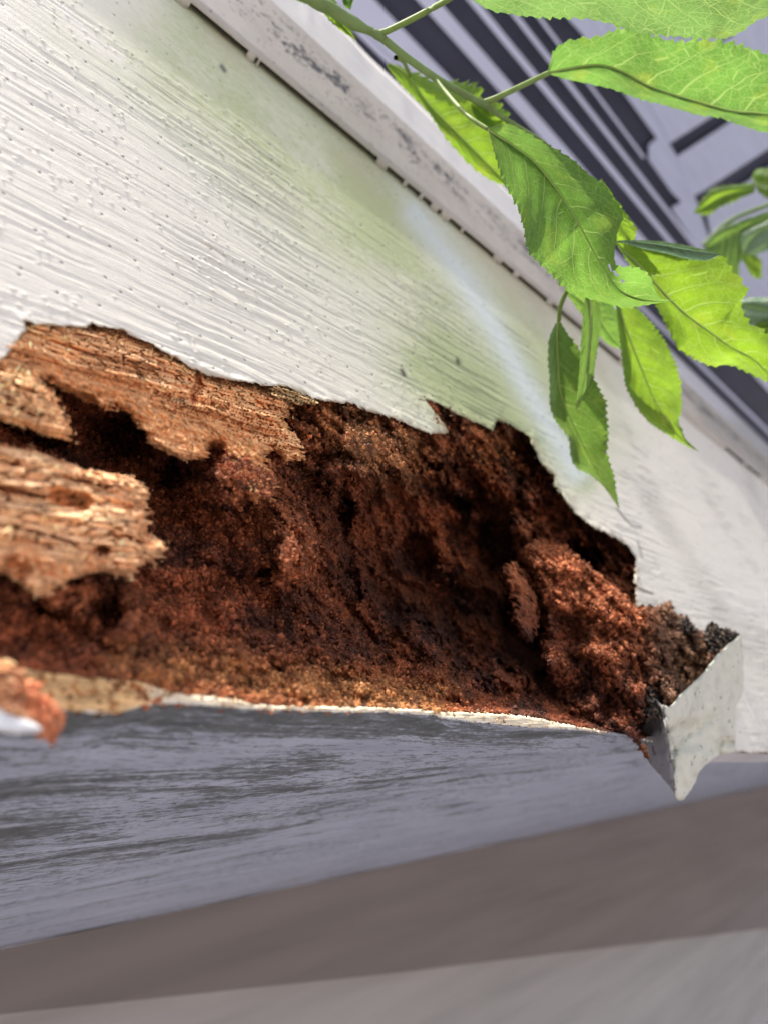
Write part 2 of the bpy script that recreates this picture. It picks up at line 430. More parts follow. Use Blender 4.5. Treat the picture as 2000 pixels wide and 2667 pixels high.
LIP_LO = [(-300, 1838), (60, 1852), (169, 1853), (307, 1863), (338, 1850), (386, 1839), (458, 1833), (542, 1841), (633, 1847), (844, 1856), (1000, 1857), (1121, 1865), (1241, 1883), (1362, 1895), (1482, 1901), (1591, 1910), (1700, 1935)]
LIP_UP = [(-300, 1730), (60, 1738), (96, 1745), (199, 1760), (362, 1769), (416, 1793), (458, 1802), (603, 1817), (663, 1832), (800, 1838), (1000, 1841), (1181, 1853), (1301, 1857), (1374, 1864), (1452, 1880), (1591, 1907), (1700, 1928)]
ZS = .0495                                                 # soffit height above the camera
A = on_z(0, 2470, ZS); B = on_z(2000, 2046, ZS)            # soffit/wall corner
dv = (B - A) / (B[0] - A[0])
WA = A - dv * (A[0] + .9); WB = A + dv * (5.5 - A[0])      # extended to X=-.9 and X=5.5

_lf = on_y(np.array([p[0] for p in LIP_LO]), np.array([p[1] for p in LIP_LO]), Y0)
LFX = np.append(_lf[:, 0], _lf[-1, 0] + .05); LFZ = np.append(np.minimum(_lf[:, 2] - H - ZS + .0011, .003), 0)
# soffit: sheet from the board's foot back to the wall
nx, ny = 120, 40
sx = np.concatenate([np.linspace(-.9, -.2, 8)[:-1], np.linspace(-.2, 1.2, 90), np.linspace(1.2, 5.5, 24)[1:]])
V = []; cc = []
for j in range(ny + 1):
    v = j / ny
    for x in sx:
        yb = WA[1] + dv[1] * (x + .9)
        y = (Y0 + .0008) * (1 - v) + (yb + .01) * v
        zf = np.interp(x, LFX, LFZ) * max(0, 1 - v * 5)
        V.append((x, y, H + ZS + zf + .0006 * math.sin(x * 21 + v * 3)))
        near = max(0, 1 - v * 1.5)
        gx = max(0., min(1., 1.05 - (x + .02) / .42))
        cc.append((.22 + .36 * gx * (.35 + .65 * near) + .07 * near, max(0, 1 - v * 7), 0))
n_ = len(sx)
F = [(j * n_ + i, j * n_ + i + 1, (j + 1) * n_ + i + 1, (j + 1) * n_ + i) for j in range(ny) for i in range(n_ - 1)]
s = mesh_np('soffit_board', V, F, M['soffit'], None, np.array(cc))
tag(s, 'grey weathered soffit board streaked with dark mildew, under the rotten hole', 'soffit')

# dark band on the wall (its lower edge runs askew) and the wall below it
def askew(px, py):
    r = rays(px, py); q = -(r[1] - dv[1] * r[0]); c = A[1] - dv[1] * A[0]
    return CAM + r * (c / (r[1] - dv[1] * r[0]))
lo = [askew(-900, 2752), askew(0, 2640), askew(1000, 2536), askew(2000, 2415), askew(2250, 2380)]
V = []; off = np.array((0, -.004, 0))
tops = []
for p in lo:
    tp = A + dv * (p[0] - A[0]); tp[2] = H + ZS - .0008
    tops.append(tp)
for p, q in zip(lo, tops):
    V += [q + off, p + off, q + off * -4, p + off * -4]
F = []
for i in range(len(lo) - 1):
    a0 = i * 4; b0 = a0 + 4
    F += [(a0, a0 + 1, b0 + 1, b0), (a0 + 1, a0 + 3, b0 + 3, b0 + 1)]
o = mesh_np('brown_band', V, F, M['wall_band'], smooth=False)
tag(o, 'dark brown-grey band along the wall just under the soffit', 'trim board')
e0 = WA.copy(); e1 = WB.copy(); yo = np.array((0, .004, 0))
V = [e0 + yo, e1 + yo, (e1 + yo) * (1, 1, 0), (e0 + yo) * (1, 1, 0)]
o = mesh_np('house_wall', V, [(0, 1, 2, 3)], M['wall'], smooth=False)
tag(o, 'pale grey-beige house wall below the brown band', 'wall')
V = [(-1, Y0 + .012, H + .405), (6, Y0 + .012, H + .405), (6, 1.03, H + .75), (-1, 1.03, H + .75)]
V += [(x, y, z + .02) for x, y, z in V]
o = mesh_np('unseen_roof', V, [(0, 1, 2, 3), (7, 6, 5, 4), (0, 4, 5, 1), (1, 5, 6, 2), (2, 6, 7, 3), (3, 7, 4, 0)], M['unseen_roof'], smooth=False)
o['kind'] = 'structure'  # unseen roof slab, added to keep light out of the hollow

# upper eave high above: thin pale slats over a sheet painted dark as gap shade, a border board, then wide boards running outwards
ZC = 1.6
eave = thing('slatted_eave', 'dark upper eave with pale parallel slats, blurred behind the leaves', 'eave', (1.6, .3, H + ZC))
def yline(pts):
    return float(np.mean([on_z(p[0], p[1], ZC)[1] for p in pts]))
ribs = [([(963, 101), (1050, 174)], [(974, 0), (1169, 203)], (1736, 726)),
        ([(1078, 0), (1306, 242), (1400, 347)], [(1133, 0), (1342, 231), (1400, 300)], (1830, 800)),
        ([(1230, 22), (1400, 217), (1595, 460)], [(1247, 22), (1400, 188), (1605, 445)], (1760, 640)),
        ([(1332, 40), (1400, 127), (1660, 460)], [(1343, 40), (1400, 108), (1668, 446)], (1800, 628)),
        ([(1407, 60), (1461, 128)], [(1411, 50), (1461, 115)], (1690, 400))]
XE = 4.2
for lo_, hi_, end in ribs:
    ya, yb = yline(lo_), yline(hi_)
    xe = on_z(end[0], end[1], ZC)[0] if end[0] < 1800 else XE
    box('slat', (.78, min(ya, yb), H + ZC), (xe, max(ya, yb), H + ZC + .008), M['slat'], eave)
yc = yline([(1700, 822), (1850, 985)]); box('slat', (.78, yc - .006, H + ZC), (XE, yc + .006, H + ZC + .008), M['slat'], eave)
box('gap_shade_sheet', (.70, -3, H + ZC + .012), (XE + 2, 1.2, H + ZC + .03), M['gap_dark'], eave)
def flat_poly(name, pts, z, mt, parent, th=.006):
    P = np.array([on_z(p[0], p[1], z) for p in pts]); n = len(P)
    import bmesh
    bm = bmesh.new(); vs_ = [bm.verts.new(tuple(p - np.array(parent.location))) for p in P]
    f = bm.faces.new(vs_); r_ = bmesh.ops.extrude_face_region(bm, geom=[f])
    bmesh.ops.translate(bm, vec=(0, 0, th), verts=[v for v in r_['geom'] if isinstance(v, bmesh.types.BMVert)])
    bmesh.ops.recalc_face_normals(bm, faces=bm.faces)
    me = bpy.data.meshes.new(name); bm.to_mesh(me); bm.free(); me.materials.append(mt)
    o = bpy.data.objects.new(name, me); C.objects.link(o); o.parent = parent
    return o
flat_poly('border_board', [(1330, -150), (1480, 51), (1519, 94), (1621, 239), (1711, 362), (1690, 380), (1689, 418), (1747, 500), (1775, 528), (1748, 544), (1820, 653), (1960, 850), (2060, 960), (1900, 720), (1845, 618), (1809, 515), (1762, 408), (1740, 372), (1682, 262), (1560, 50), (1440, -150)], ZC - .002, M['wing'], eave)
for q in ([(1560, 50), (1690, 275), (1742, 374), (1845, 309), (2100, 150), (2100, -90), (2000, -10), (1900, 75), (1912, 92), (1870, 120)],
          [(1764, 410), (1800, 512), (1830, 498), (2000, 388), (2150, 290), (2150, 165), (1899, 322)],
          [(1838, 546), (1852, 618), (1900, 715), (2060, 960), (2200, 900), (2200, 320), (2000, 441)],
          [(1440, -150), (1558, 46), (1868, 116), (1900, 72), (2000, -20), (2000, -150)]):
    flat_poly('wide_board', q, ZC - .004 if q[0][1] > 100 else ZC + .001, M['wing'], eave)

# ------------------------------------------------------------------ fascia board
fb = thing('fascia_board', 'white painted eave board with a large rotted hole torn along its lower edge', 'fascia board', (.2, Y0, H + .05))
HOLE_TOP = [(-400, 985), (0, 945), (20, 925), (42, 907), (52, 880), (75, 862), (66, 837), (90, 846), (120, 849), (229, 855), (241, 843), (253, 853), (319, 864), (386, 894), (458, 934),
            (500, 961), (542, 979), (603, 994), (639, 996), (693, 1008), (747, 1008), (784, 1026), (820, 1041), (892, 1054), (904, 1048), (940, 1066), (1000, 1085),
            (1060, 1108), (1120, 1133), (1150, 1132), (1169, 1127), (1148, 1090), (1114, 1044), (1151, 1060), (1187, 1081), (1241, 1105), (1285, 1124), (1295, 1095), (1337, 1114), (1377, 1139),
            (1386, 1166), (1410, 1214), (1440, 1241), (1437, 1262), (1464, 1298), (1494, 1338), (1542, 1374), (1591, 1398), (1633, 1425), (1654, 1452),
            (1650, 1491), (1648, 1521), (1656, 1526), (1650, 1532), (1655, 1600), (1700, 1700), (1800, 1800), (1870, 1900), (1880, 1961)]
BOARD = HOLE_TOP + [(1850, 1960), (1913, 1960), (2000, 1964), (2300, 1970), (2620, 1910), (2620, 1300)]
TOPL = [(2620, 1735), (2000, 1205), (460, -80), (-400, -800)]
BOARD = HOLE_TOP + [(1913, 1961), (2000, 1964), (2250, 1968), (2600, 1930), (2600, 1745), (2000, 1235), (480, -40), (-400, -770)]
def streak(px, py, pts, w0):
    return np.exp(-(polydist(np.array(pts, float), px, py, False) / w0) ** 2)
def d_board(px, py, x, z, dist):
    wz = z + 1.6 * fbm(x / 60, z / 40, 2, 5) + .9 * fbm(x / 14, z / 9, 2, 6)
    amp = .35 + .65 * sstep(-.3, .4, fbm(x / 45, z / 30, 2, 77))
    amp = amp * (1 - sstep(300, 345, z))                        # smooth caulk-smeared band under the flashing
    g1 = rfbm(x / 34, wz / 1.75, 3, 21); g2 = rfbm(x / 20, wz / .62, 2, 31)
    g1 = np.sign(g1) * np.abs(g1) ** .8
    brk = .35 + .9 * vnoise(x / 23, z / 5, 99)
    d = amp * brk * (.46 * np.minimum(np.maximum(g1, -.25), .5) + .20 * g2)
    # raised nubs in the grain
    cx = x / 6.5; cy = z / 4.6
    f1, _ = worley(cx, cy, 8); pick = hsh(np.floor(cx).astype(np.int64), np.floor(cy).astype(np.int64), 3)
    d = d - .36 * np.exp(-(f1 / (.07 + .06 * vnoise(x / 6.5, z / 4.6, 19))) ** 2) * (vnoise(x / 11, z / 9, 55) > .58) * (.3 + amp)
    d = d + .5 * np.exp(-(worley(x / 13, z / 11, 68)[0] / .03) ** 2)
    d = d + .5 * sstep(1250, 1500, px) * fbm(x / 90, z / 90, 2, 3)
    d = d - 1.3 * np.exp(-dist / 16) * np.clip(fbm(x / 9, z / 7, 2, 33) + .15, 0, 1) * (py > 800) * (py < 1560)
    return d
def c_board(px, py, x, z, d, dist):
    base = np.ones(px.shape + (3,)) * np.array((.83, .785, .69))
    leaf_refl = np.zeros(px.shape)
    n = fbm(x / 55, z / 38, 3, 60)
    # painted reflection of green leaves, strongest below the flashing and around the sky band
    leaf_refl += .95 * streak(px, py, [(520, 120), (900, 430), (1150, 700), (1330, 860), (1450, 1060)], 190)
    leaf_refl += .28 * streak(px, py, [(150, 60), (600, 330), (900, 600)], 130) * (n > -.5)
    leaf_refl += .95 * streak(px, py, [(1130, 960), (1270, 1050), (1330, 1090)], 120)
    leaf_refl += .9 * streak(px, py, [(1400, 980), (1440, 1110), (1520, 1260)], 32)
    leaf_refl *= np.clip(.85 + .4 * n + .35 * fbm(x / 3, z / 1.4, 3, 61), .25, 1.2)
    leaf_refl = np.clip(leaf_refl, 0, 1)
    base = base * (1 - leaf_refl[..., None]) + leaf_refl[..., None] * np.array((.51, .56, .31))
    sky_refl = .85 * streak(px, py, [(1075, 560), (1180, 690), (1290, 860), (1370, 1010), (1430, 1110), (1500, 1230)], 34)  # pale band: sky reflection painted into the colour
    base = base * (1 - sky_refl[..., None]) + sky_refl[..., None] * np.array((.74, .80, .80))
    tan = .5 * streak(px, py, [(560, 90), (900, 380), (1240, 660), (1560, 930)], 48) * np.clip(.6 + n, 0, 1)
    base = base * (1 - tan[..., None]) + tan[..., None] * np.array((.62, .52, .40))
    gro = np.clip((d - .08) * 1.3, 0, .5)[..., None]               # browner and darker in the deeper grooves
    base = base * (1 - gro) + gro * np.array((.40, .37, .30))
    sp = np.exp(-(worley(x / 13, z / 11, 68)[0] / .03) ** 2)[..., None] * .8
    base = base * (1 - sp) + sp * np.array((.12, .11, .09))
    for pts, w0 in (([(1654, 1527), (1680, 1540), (1697, 1546)], 3.2), ([(1604, 1322), (1625, 1350), (1646, 1372), (1668, 1374)], 2), ([(1660, 1410), (1672, 1452)], 1.6), ([(1190, 938), (1193, 946)], 5), ([(1046, 964), (1052, 976)], 6), ([(578, 172), (586, 184)], 6), ([(1120, 1046), (1090, 1040)], 2)):
        k_ = streak(px, py, pts, w0)[..., None] * .9
        base = base * (1 - k_) + k_ * np.array((.06, .05, .045))
    ed = np.exp(-(dist / (5 + 16 * np.clip(fbm(x / 7, z / 5, 3, 66), 0, 1))) ** 2)[..., None] * .8 * (py > 800)[..., None]
    return base * (1 - ed) + ed * np.array((.34, .25, .15))
xs = np.concatenate([np.arange(-400, -40, 20), np.arange(-40, 2040, 2.9), np.arange(2040, 2600, 16)])
ys = np.concatenate([np.arange(-780, -30, 20), np.arange(-30, 1975, 2.9)])
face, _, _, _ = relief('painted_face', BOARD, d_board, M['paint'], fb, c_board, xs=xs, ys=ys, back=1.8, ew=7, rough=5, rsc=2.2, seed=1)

# underside of the sound part of the board, right of the tear
q0 = on_y(np.array([1800, 1913, 2000, 2250, 2600]), np.array([1961, 1960, 1964, 1968, 1930]), Y0 + .001)
q1 = q0 + np.array((0, .02, .0015))
V = np.vstack([q0, q1, q1 + (0, 0, .03)]); k = 5
F = [(r * k + i, r * k + i + 1, (r + 1) * k + i + 1, (r + 1) * k + i) for r in range(2) for i in range(k - 1)]
mesh_np('board_underside', V, F, M['under'], fb, smooth=False)
# the sound length of board carrying on to the left
v_ = [(x, y, z) for x in (-1.5, .045) for y in (Y0 + .0012, Y0 + .02) for z in (H + ZS - .004, H + .385)]
mesh_np('board_length', v_, [(0, 1, 3, 2), (4, 6, 7, 5), (0, 4, 5, 1), (2, 3, 7, 6), (0, 2, 6, 4), (1, 5, 7, 3)], M['paint'], fb, np.tile((.80, .76, .67), (8, 1)), smooth=False)
# dark slab added behind the rot, hiding the bright space beyond
back_slab = box('added_backing', (-.5, Y0 + .10, H + ZS + .004), (2.2, Y0 + .11, H + .39), M['backing_dark'], fb)

# ---- cavity
CP = np.array([(300, 900, 13), (600, 1010, 11), (450, 1060, 14), (700, 1100, 9), (100, 950, 13), (820, 1060, 6), (1000, 1100, 6), (1150, 1130, 5), (1300, 1130, 6), (1400, 1190, 10), (1480, 1320, 10), (1600, 1410, 7), (1660, 1500, 6),
               (150, 1150, 16), (300, 1150, 22), (450, 1240, 20), (560, 1170, 9), (650, 1250, 7), (600, 1360, 15), (750, 1430, 10), (700, 1550, 16), (850, 1300, 13), (900, 1400, 20), (950, 1180, 6), (1050, 1200, 8),
               (1000, 1350, 22), (1000, 1550, 25), (1150, 1300, 20), (1150, 1500, 26), (1250, 1400, 24), (1250, 1600, 27), (1400, 1300, 14), (1500, 1450, 18), (1350, 1650, 26), (1450, 1750, 22), (1550, 1850, 17),
               (100, 1500, 9), (250, 1600, 11), (100, 1680, 10), (400, 1700, 6.5), (400, 1785, 1.8), (600, 1700, 9), (600, 1805, 1.8), (850, 1700, 12), (850, 1835, 1.8), (1100, 1750, 13), (1100, 1848, 2), (1300, 1800, 12), (1350, 1860, 2),
               (1480, 1888, 2), (1600, 1908, 2), (200, 1765, 2), (0, 1500, 8), (0, 1300, 8), (0, 1750, 5), (500, 1500, 14), (400, 1550, 12), (-100, 1500, 8), (-100, 1100, 12)], float)
FE = [  # cx, cy, rx, ry, angle, mm (positive = deeper)
    (310, 1130, 100, 62, .3, 11), (450, 1235, 34, 42, .2, 9), (70, 1135, 120, 30, .25, 10), (900, 1325, 22, 60, .1, 9), (1115, 1212, 36, 20, 0, 7), (1300, 1420, 42, 66, -.4, 12),
    (1520, 1448, 62, 36, .55, 12), (1350, 1640, 52, 92, -.3, 13), (1385, 1180, 42, 60, -.6, 8), (1592, 1842, 28, 44, 0, 10), (1180, 1300, 60, 26, .2, 7), (980, 1690, 80, 46, 0, 4), (280, 1600, 34, 56, .2, 7), (690, 1490, 40, 20, .1, 6),
    (1090, 1440, 46, 70, -.5, 6), (1440, 1790, 60, 40, .3, 6), (120, 1590, 60, 26, .2, 6),
    (640, 1250, 95, 62, .3, -6), (700, 1290, 26, 36, 0, -4), (860, 1250, 32, 44, 0, -5), (960, 1180, 110, 72, .3, -4), (1050, 1230, 50, 40, 0, -4), (770, 1420, 62, 92, .15, -6), (740, 1470, 30, 70, 0, -4), (600, 1440, 60, 50, 0, -3),
    (1190, 1270, 46, 18, .5, -5), (1230, 1340, 22, 30, 0, -5), (1350, 1370, 40, 34, .4, -6), (1160, 1450, 34, 90, -.45, -6), (1240, 1520, 44, 80, -.4, -5), (960, 1560, 24, 150, -.2, -5), (1090, 1640, 50, 90, -.5, -4), (1560, 1440, 30, 18, .4, -4),
    (1290, 1270, 50, 40, .3, -5), (1380, 1290, 34, 30, 0, -5), (160, 1560, 50, 60, 0, -4), (330, 1590, 34, 66, .1, -5), (220, 1540, 24, 60, 0, -5), (1290, 1760, 90, 34, .25, -3), (1500, 1830, 60, 28, .3, -5)]
def d_cav(px, py, x, z, dist):
    wx = px + 26 * fbm(x / 9, z / 9, 3, 41) + 14 * fbm(x / 2.2, z / 2.2, 3, 43); wy = py + 26 * fbm(x / 9, z / 9, 3, 42) + 14 * fbm(x / 2.2, z / 2.2, 3, 44)
    num = 0; den = 0
    for a, b_, c_ in CP:
        c_ = c_ + max(0, c_ - 6) * 1.6; w_ = np.exp(-((wx - a) ** 2 + (wy - b_) ** 2) / (2 * 70. ** 2)) + 1e-9
        num = num + w_ * c_; den = den + w_
    d = num / den
    for cx, cy, rx, ry, an, am in FE:
        ca, sa = math.cos(an), math.sin(an)
        u = ((wx - cx) * ca + (wy - cy) * sa) / rx; v = (-(wx - cx) * sa + (wy - cy) * ca) / ry
        d = d + am * 2.3 * (1 - sstep(.45, 1.25, np.sqrt(u * u + v * v)))
    keep = sstep(.5, 5, d)
    f1, f2 = worley(x / 6.5 + .4 * fbm(x / 4, z / 4, 2, 9), z / 5.2, 12)
    d = d + keep * 3.6 * (f1 - .45)
    f1, f2 = worley(x / 2.3, z / 2.0, 13); d = d + keep * 2.3 * (f1 - .45)
    f1, _ = worley(x / 1.05 + .3 * fbm(x, z, 2, 18), z / .95, 14); d = d + (.4 + .6 * keep) * 1.05 * (f1 - .4)
    d = d + keep * 2.4 * fbm(x / 11, z / 8, 4, 15) + .45 * fbm(x / .5, z / .5, 2, 16)
    bil = np.abs(fbm(x / 15, z / 11, 4, 17)); d = d + keep * 15 * (.20 - bil)
    bil = np.abs(fbm(x / 5, z / 4.5, 3, 19)); d = d + keep * 3.6 * (.22 - bil)
    lipd = polydist(np.array(LIP_UP, float), px, py, False)
    d = np.minimum(d, .8 + (.20 + .0003 * np.clip(px - 700, 0, 900)) * lipd)
    under = np.clip(1 - dist / 34, 0, 1) * (py < 1500)
    return np.maximum(d, .4 + 2.6 * under)
def tone(px, py, x, z):
    """wood pigment: red-brown cubical rot, dark wet rot, golden dry crumbs; hollow shade painted in"""
    n = fbm(x / 14, z / 10, 4, 70); n2 = fbm(x / 3.2, z / 2.8, 3, 71); n3 = fbm(x / .9, z / .9, 2, 72)
    red = np.array((.40, .112, .042)); dark = np.array((.085, .028, .017)); gold = np.array((.48, .22, .08)); rust = np.array((.50, .178, .076))
    wd = np.clip(.42 + .9 * n + .5 * n2, 0, 1)[..., None]
    c = red * wd + dark * (1 - wd)
    hollow_shade = np.clip(.85 * streak(px, py, [(860, 1320), (960, 1480), (1120, 1600), (1330, 1700), (1480, 1800)], 170) + .7 * streak(px, py, [(1290, 1400), (1300, 1560), (1370, 1720)], 80) + .7 * streak(px, py, [(280, 1130), (480, 1230)], 80), 0, 1) * np.clip(.8 + .7 * n2, 0, 1)
    c = c * (1 - .52 * hollow_shade[..., None])  # painted shade: darkens the deep middle of the hollow
    g = .95 * streak(px, py, [(330, 1740), (560, 1745), (800, 1790), (1130, 1835)], 55) + .6 * streak(px, py, [(880, 1110), (1060, 1190)], 85) + .4 * streak(px, py, [(1240, 1160), (1400, 1170)], 60)
    g = np.clip(g * (.8 + 1.0 * n2), 0, 1)[..., None]
    c = c * (1 - g) + g * gold
    ru = .8 * streak(px, py, [(600, 1250), (700, 1290), (770, 1430)], 70) + .9 * streak(px, py, [(1380, 1430), (1560, 1540), (1640, 1640)], 95) + .6 * streak(px, py, [(100, 1520), (330, 1590)], 80)
    ru = np.clip(ru * (.8 + n2), 0, 1)[..., None]
    c = c * (1 - ru) + ru * rust
    return c * np.clip(1 + .55 * n3, .4, 1.7)[..., None]
def c_cav(px, py, x, z, d, dist): return tone(px, py, x, z)
CAV = [(-300, 930), (0, 890), (30, 800), (260, 812), (420, 858), (560, 945), (760, 965), (1000, 1040), (1090, 1010), (1300, 1060), (1410, 1100), (1480, 1230), (1560, 1330), (1670, 1400), (1700, 1460), (1700, 1800), (1680, 1925)] + [(a, b - 3) for a, b in LIP_LO[-2::-1]]
cavo, cavV, cavC, cavP = relief('rotten_hollow', CAV, d_cav, M['rot'], fb, c_cav, step=2.5, back=0, rough=2, seed=2)

# ---- lip left along the foot of the board
def d_lip(px, py, x, z, dist): return -.4 + .28 * fbm(x / 9, z / 1.2, 3, 80) + .10 * fbm(x / 2, z / .6, 2, 81)
def c_lip(px, py, x, z, d, dist):
    g = fbm(x / 9, z / .7, 4, 82)[..., None]
    wood = np.array((.66, .42, .20)) * (1 + .5 * g); cream = np.array((.74, .64, .47)) * (1 + .12 * g)
    k = sstep(360, 440, px + 30 * fbm(x / 3, z / 3, 2, 83))[..., None]
    c = wood * (1 - k) + cream * k
    lo_ = polydist(np.array(LIP_LO, float), px, py, False)
    wpaint = (1 - sstep(5, 11, lo_ + 4 + 5 * fbm(x / 4, z / 4, 2, 85)))[..., None]
    c = c * (1 - wpaint) + wpaint * np.array((.76, .74, .68))
    st = np.clip(1.6 * fbm(x / 2.5, z / 1.5, 3, 84) - .35, 0, .8)[..., None]
    return c * (1 - st) + st * np.array((.24, .12, .05))
lipo, lipV, lipC, _ = relief('bottom_lip', LIP_LO + LIP_UP[::-1], d_lip, M['split'], fb, c_lip, step=2.2, back=2.5, ew=7, rough=4, rsc=1.5, seed=3)

# ---- split wood left standing in the hole
def grain(x, z, s, sc=1.):
    wz = z - .10 * x + 1.2 * fbm(x / 30, z / 20, 2, s)
    a = rfbm(x / 30, wz / (2.2 * sc), 3, s + 1); b = rfbm(x / 10, wz / (.7 * sc), 2, s + 2)
    f1, f2 = worley(x / (5.5 * sc) + .5 * fbm(x / 5, z / 2, 2, s), wz / (1.3 * sc), s + 3)
    crack = np.clip(1 - (f2 - f1) / .13, 0, 1)
    step_ = np.floor(wz / 3.4 + .4 * fbm(x / 18, wz / 6, 2, s + 5))
    lay = hsh(step_.astype(np.int64), np.floor(x / 26 + step_ * .37).astype(np.int64), s + 4)
    return 2.0 * a + 1.0 * b + 2.4 * crack + 2.8 * (lay - .5), crack
def chunk(name, poly, base, s, cmix, gs=1., splint=26, back=14, ew=26, rough=9, pits=(), crumb_w=None, tilt=(0, 0, 0, 0)):
    def dist_low(px, py): return crumb_w(px, py) if crumb_w else np.zeros(px.shape)
    def df(px, py, x, z, dist):
        g, cr = grain(x, z, s, gs)
        k = dist_low(px, py)
        rotn = 1.9 * (worley(x / 2.3, z / 2, s + 7)[0] - .45) + 1.0 * (worley(x / .95, z / .9, s + 8)[0] - .4) + 1.6 * fbm(x / 6, z / 5, 3, s + 9)
        d = base + tilt[0] * (px - tilt[2]) / 100 + tilt[1] * (py - tilt[3]) / 100 + (1 - k) * g + k * (rotn + 1.2) + .25 * fbm(x / .6, z / .5, 2, s)
        for cx, cy, rx, ry, an, am in pits:
            ca, sa = math.cos(an), math.sin(an)
            wx = px + 9 * fbm(x / 4, z / 4, 2, s + 11); wy = py + 9 * fbm(x / 4, z / 4, 2, s + 12)
            u = ((wx - cx) * ca + (wy - cy) * sa) / rx; v = (-(wx - cx) * sa + (wy - cy) * ca) / ry
            d = d + am * (1 - sstep(.55, 1.15, np.sqrt(u * u + v * v)))
        return d
    def cf(px, py, x, z, d, dist):
        g, cr = grain(x, z, s, gs)
        k = dist_low(px, py)[..., None]
        n = fbm(x / 9, z / 3, 4, s + 20)[..., None]
        wd = np.array(cmix[0]) * (1 + .45 * n) * (1 - .68 * cr[..., None]); ro = np.array(cmix[1]) * (1 + .6 * fbm(x / 1.2, z / 1.1, 3, s + 21)[..., None])
        st = np.clip(fbm(x / 16, z / 5, 3, s + 22) * 1.5, 0, .75)[..., None]
        wd = wd * (1 - st) + st * np.array(cmix[1]) * 1.1
        return np.clip(wd * (1 - k) + ro * k, .01, 1)
    return relief(name, poly, df, M['split'], fb, cf, step=2.5, back=back, ew=ew, rough=rough, rsc=2.2, seed=s, splint=splint)
PA = [(20, 880), (50, 825), (120, 830), (300, 845), (390, 880), (470, 925), (560, 975), (660, 995), (750, 1015), (770, 1060), (745, 1095), (790, 1154), (796, 1190), (770, 1205), (747, 1216), (725, 1190), (705, 1172), (712, 1220), (722, 1262), (716, 1318), (690, 1300),
      (660, 1320), (640, 1290), (610, 1235), (580, 1190), (552, 1172), (535, 1198), (490, 1204), (446, 1192), (410, 1172), (380, 1150), (362, 1112), (335, 1084), (313, 1066), (288, 1070), (262, 1076), (229, 1047), (199, 1040), (175, 1022), (139, 1000), (108, 1000), (60, 988), (0, 980), (-200, 985), (-200, 880), (0, 890)]
LA = [(60, 1000), (139, 990), (229, 1020), (313, 1040), (420, 1110), (540, 1140), (640, 1200), (720, 1250)]
def kA(px, py):
    return np.clip(1.15 - polydist(np.array(LA, float), px, py, False) / 62, 0, 1) + sstep(0, 40, py - (1085 + (px - 560) * .45)) * (px > 520) * (px < 735) * .9
chunks = []
chunks.append(chunk('wood_splinter', PA, 1.8, 100, ((.90, .50, .25), (.66, .32, .135)), crumb_w=lambda a, b: np.clip(kA(a, b), 0, 1), pits=[(512, 1010, 12, 60, .1, 4), (215, 1040, 45, 26, .3, 6), (565, 1165, 30, 24, 0, 5)], tilt=(.25, -1.0, 400, 960)))
PB = [(-200, 940), (0, 962), (40, 958), (96, 973), (120, 1000), (151, 1039), (175, 1080), (189, 1118), (184, 1150), (108, 1128), (50, 1108), (0, 1095), (-200, 1060)]
chunks.append(chunk('wood_splinter', PB, -2.5, 130, ((.92, .58, .31), (.62, .31, .14)), gs=1.3, pits=[(40, 1062, 110, 5, .35, 5), (60, 1010, 90, 4, .32, 4)], back=10, ew=26, rough=5, crumb_w=lambda a, b: np.clip(1.1 - polydist(np.array([(100, 960), (150, 1040), (190, 1120)], float), a, b, False) / 34, 0, 1)))
PC = [(-200, 1120), (0, 1152), (90, 1170), (181, 1202), (230, 1222), (289, 1228), (344, 1236), (392, 1274), (396, 1300), (388, 1340), (386, 1383), (434, 1410), (446, 1437), (420, 1450), (398, 1482), (385, 1460), (356, 1487), (338, 1512), (300, 1500), (259, 1490), (200, 1500), (160, 1540), (125, 1560), (90, 1552), (60, 1520), (20, 1500), (-200, 1440)]
LC = [(180, 1200), (390, 1280), (386, 1390), (440, 1437)]
LC2 = [(-100, 1500), (60, 1450), (125, 1500), (230, 1480)]
chunks.append(chunk('wood_splinter', PC, -3.0, 160, ((.90, .55, .30), (.70, .37, .18)), rough=10, gs=1.35, pits=[(185, 1302, 62, 30, .3, 9), (265, 1438, 28, 16, .1, 7), (40, 1480, 44, 34, .2, 6), (50, 1278, 90, 9, .22, 9), (90, 1392, 110, 6, .2, 6), (240, 1256, 80, 6, .25, 5), (330, 1402, 60, 5, .15, 6), (10, 1205, 70, 6, .25, 4)],
                    crumb_w=lambda a, b: np.clip(1.2 - np.minimum(polydist(np.array(LC, float), a, b, False) / 58, polydist(np.array(LC2, float), a, b, False) / 46), 0, 1) * .95))
# small loose splint hanging under the paint, upper middle
PD = [(690, 1000), (745, 1004), (790, 1022), (830, 1042), (822, 1054), (780, 1056), (740, 1040), (700, 1030)]
chunks.append(chunk('wood_splinter', PD, .9, 190, ((.52, .34, .16), (.4, .22, .1)), back=3, ew=10, rough=4))
# blurred broken end close to the lens, white paint still on its lower face
PE = [(-260, 1660), (0, 1717), (60, 1763), (121, 1811), (147, 1829), (156, 1871), (140, 1916), (102, 1926), (86, 1912), (60, 1886), (0, 1862), (-260, 1812)]
e_obj = chunk('broken_end', PE, -11, 220, ((.80, .42, .22), (.62, .23, .11)), back=7, ew=24, rough=8, crumb_w=lambda a, b: np.clip(.2 + (a - 30) / 90, 0, 1))
chunks.append(e_obj)
PEW = [(-260, 1800), (0, 1840), (60, 1868), (117, 1893), (112, 1910), (60, 1914), (0, 1908), (-260, 1880)]
relief('paint_skin', PEW, lambda px, py, x, z, dist: -12.8 + .3 * fbm(x / 6, z / 6, 2, 5), M['white_skin'], e_obj[0], step=4, back=3, ew=14, rough=5, seed=9)

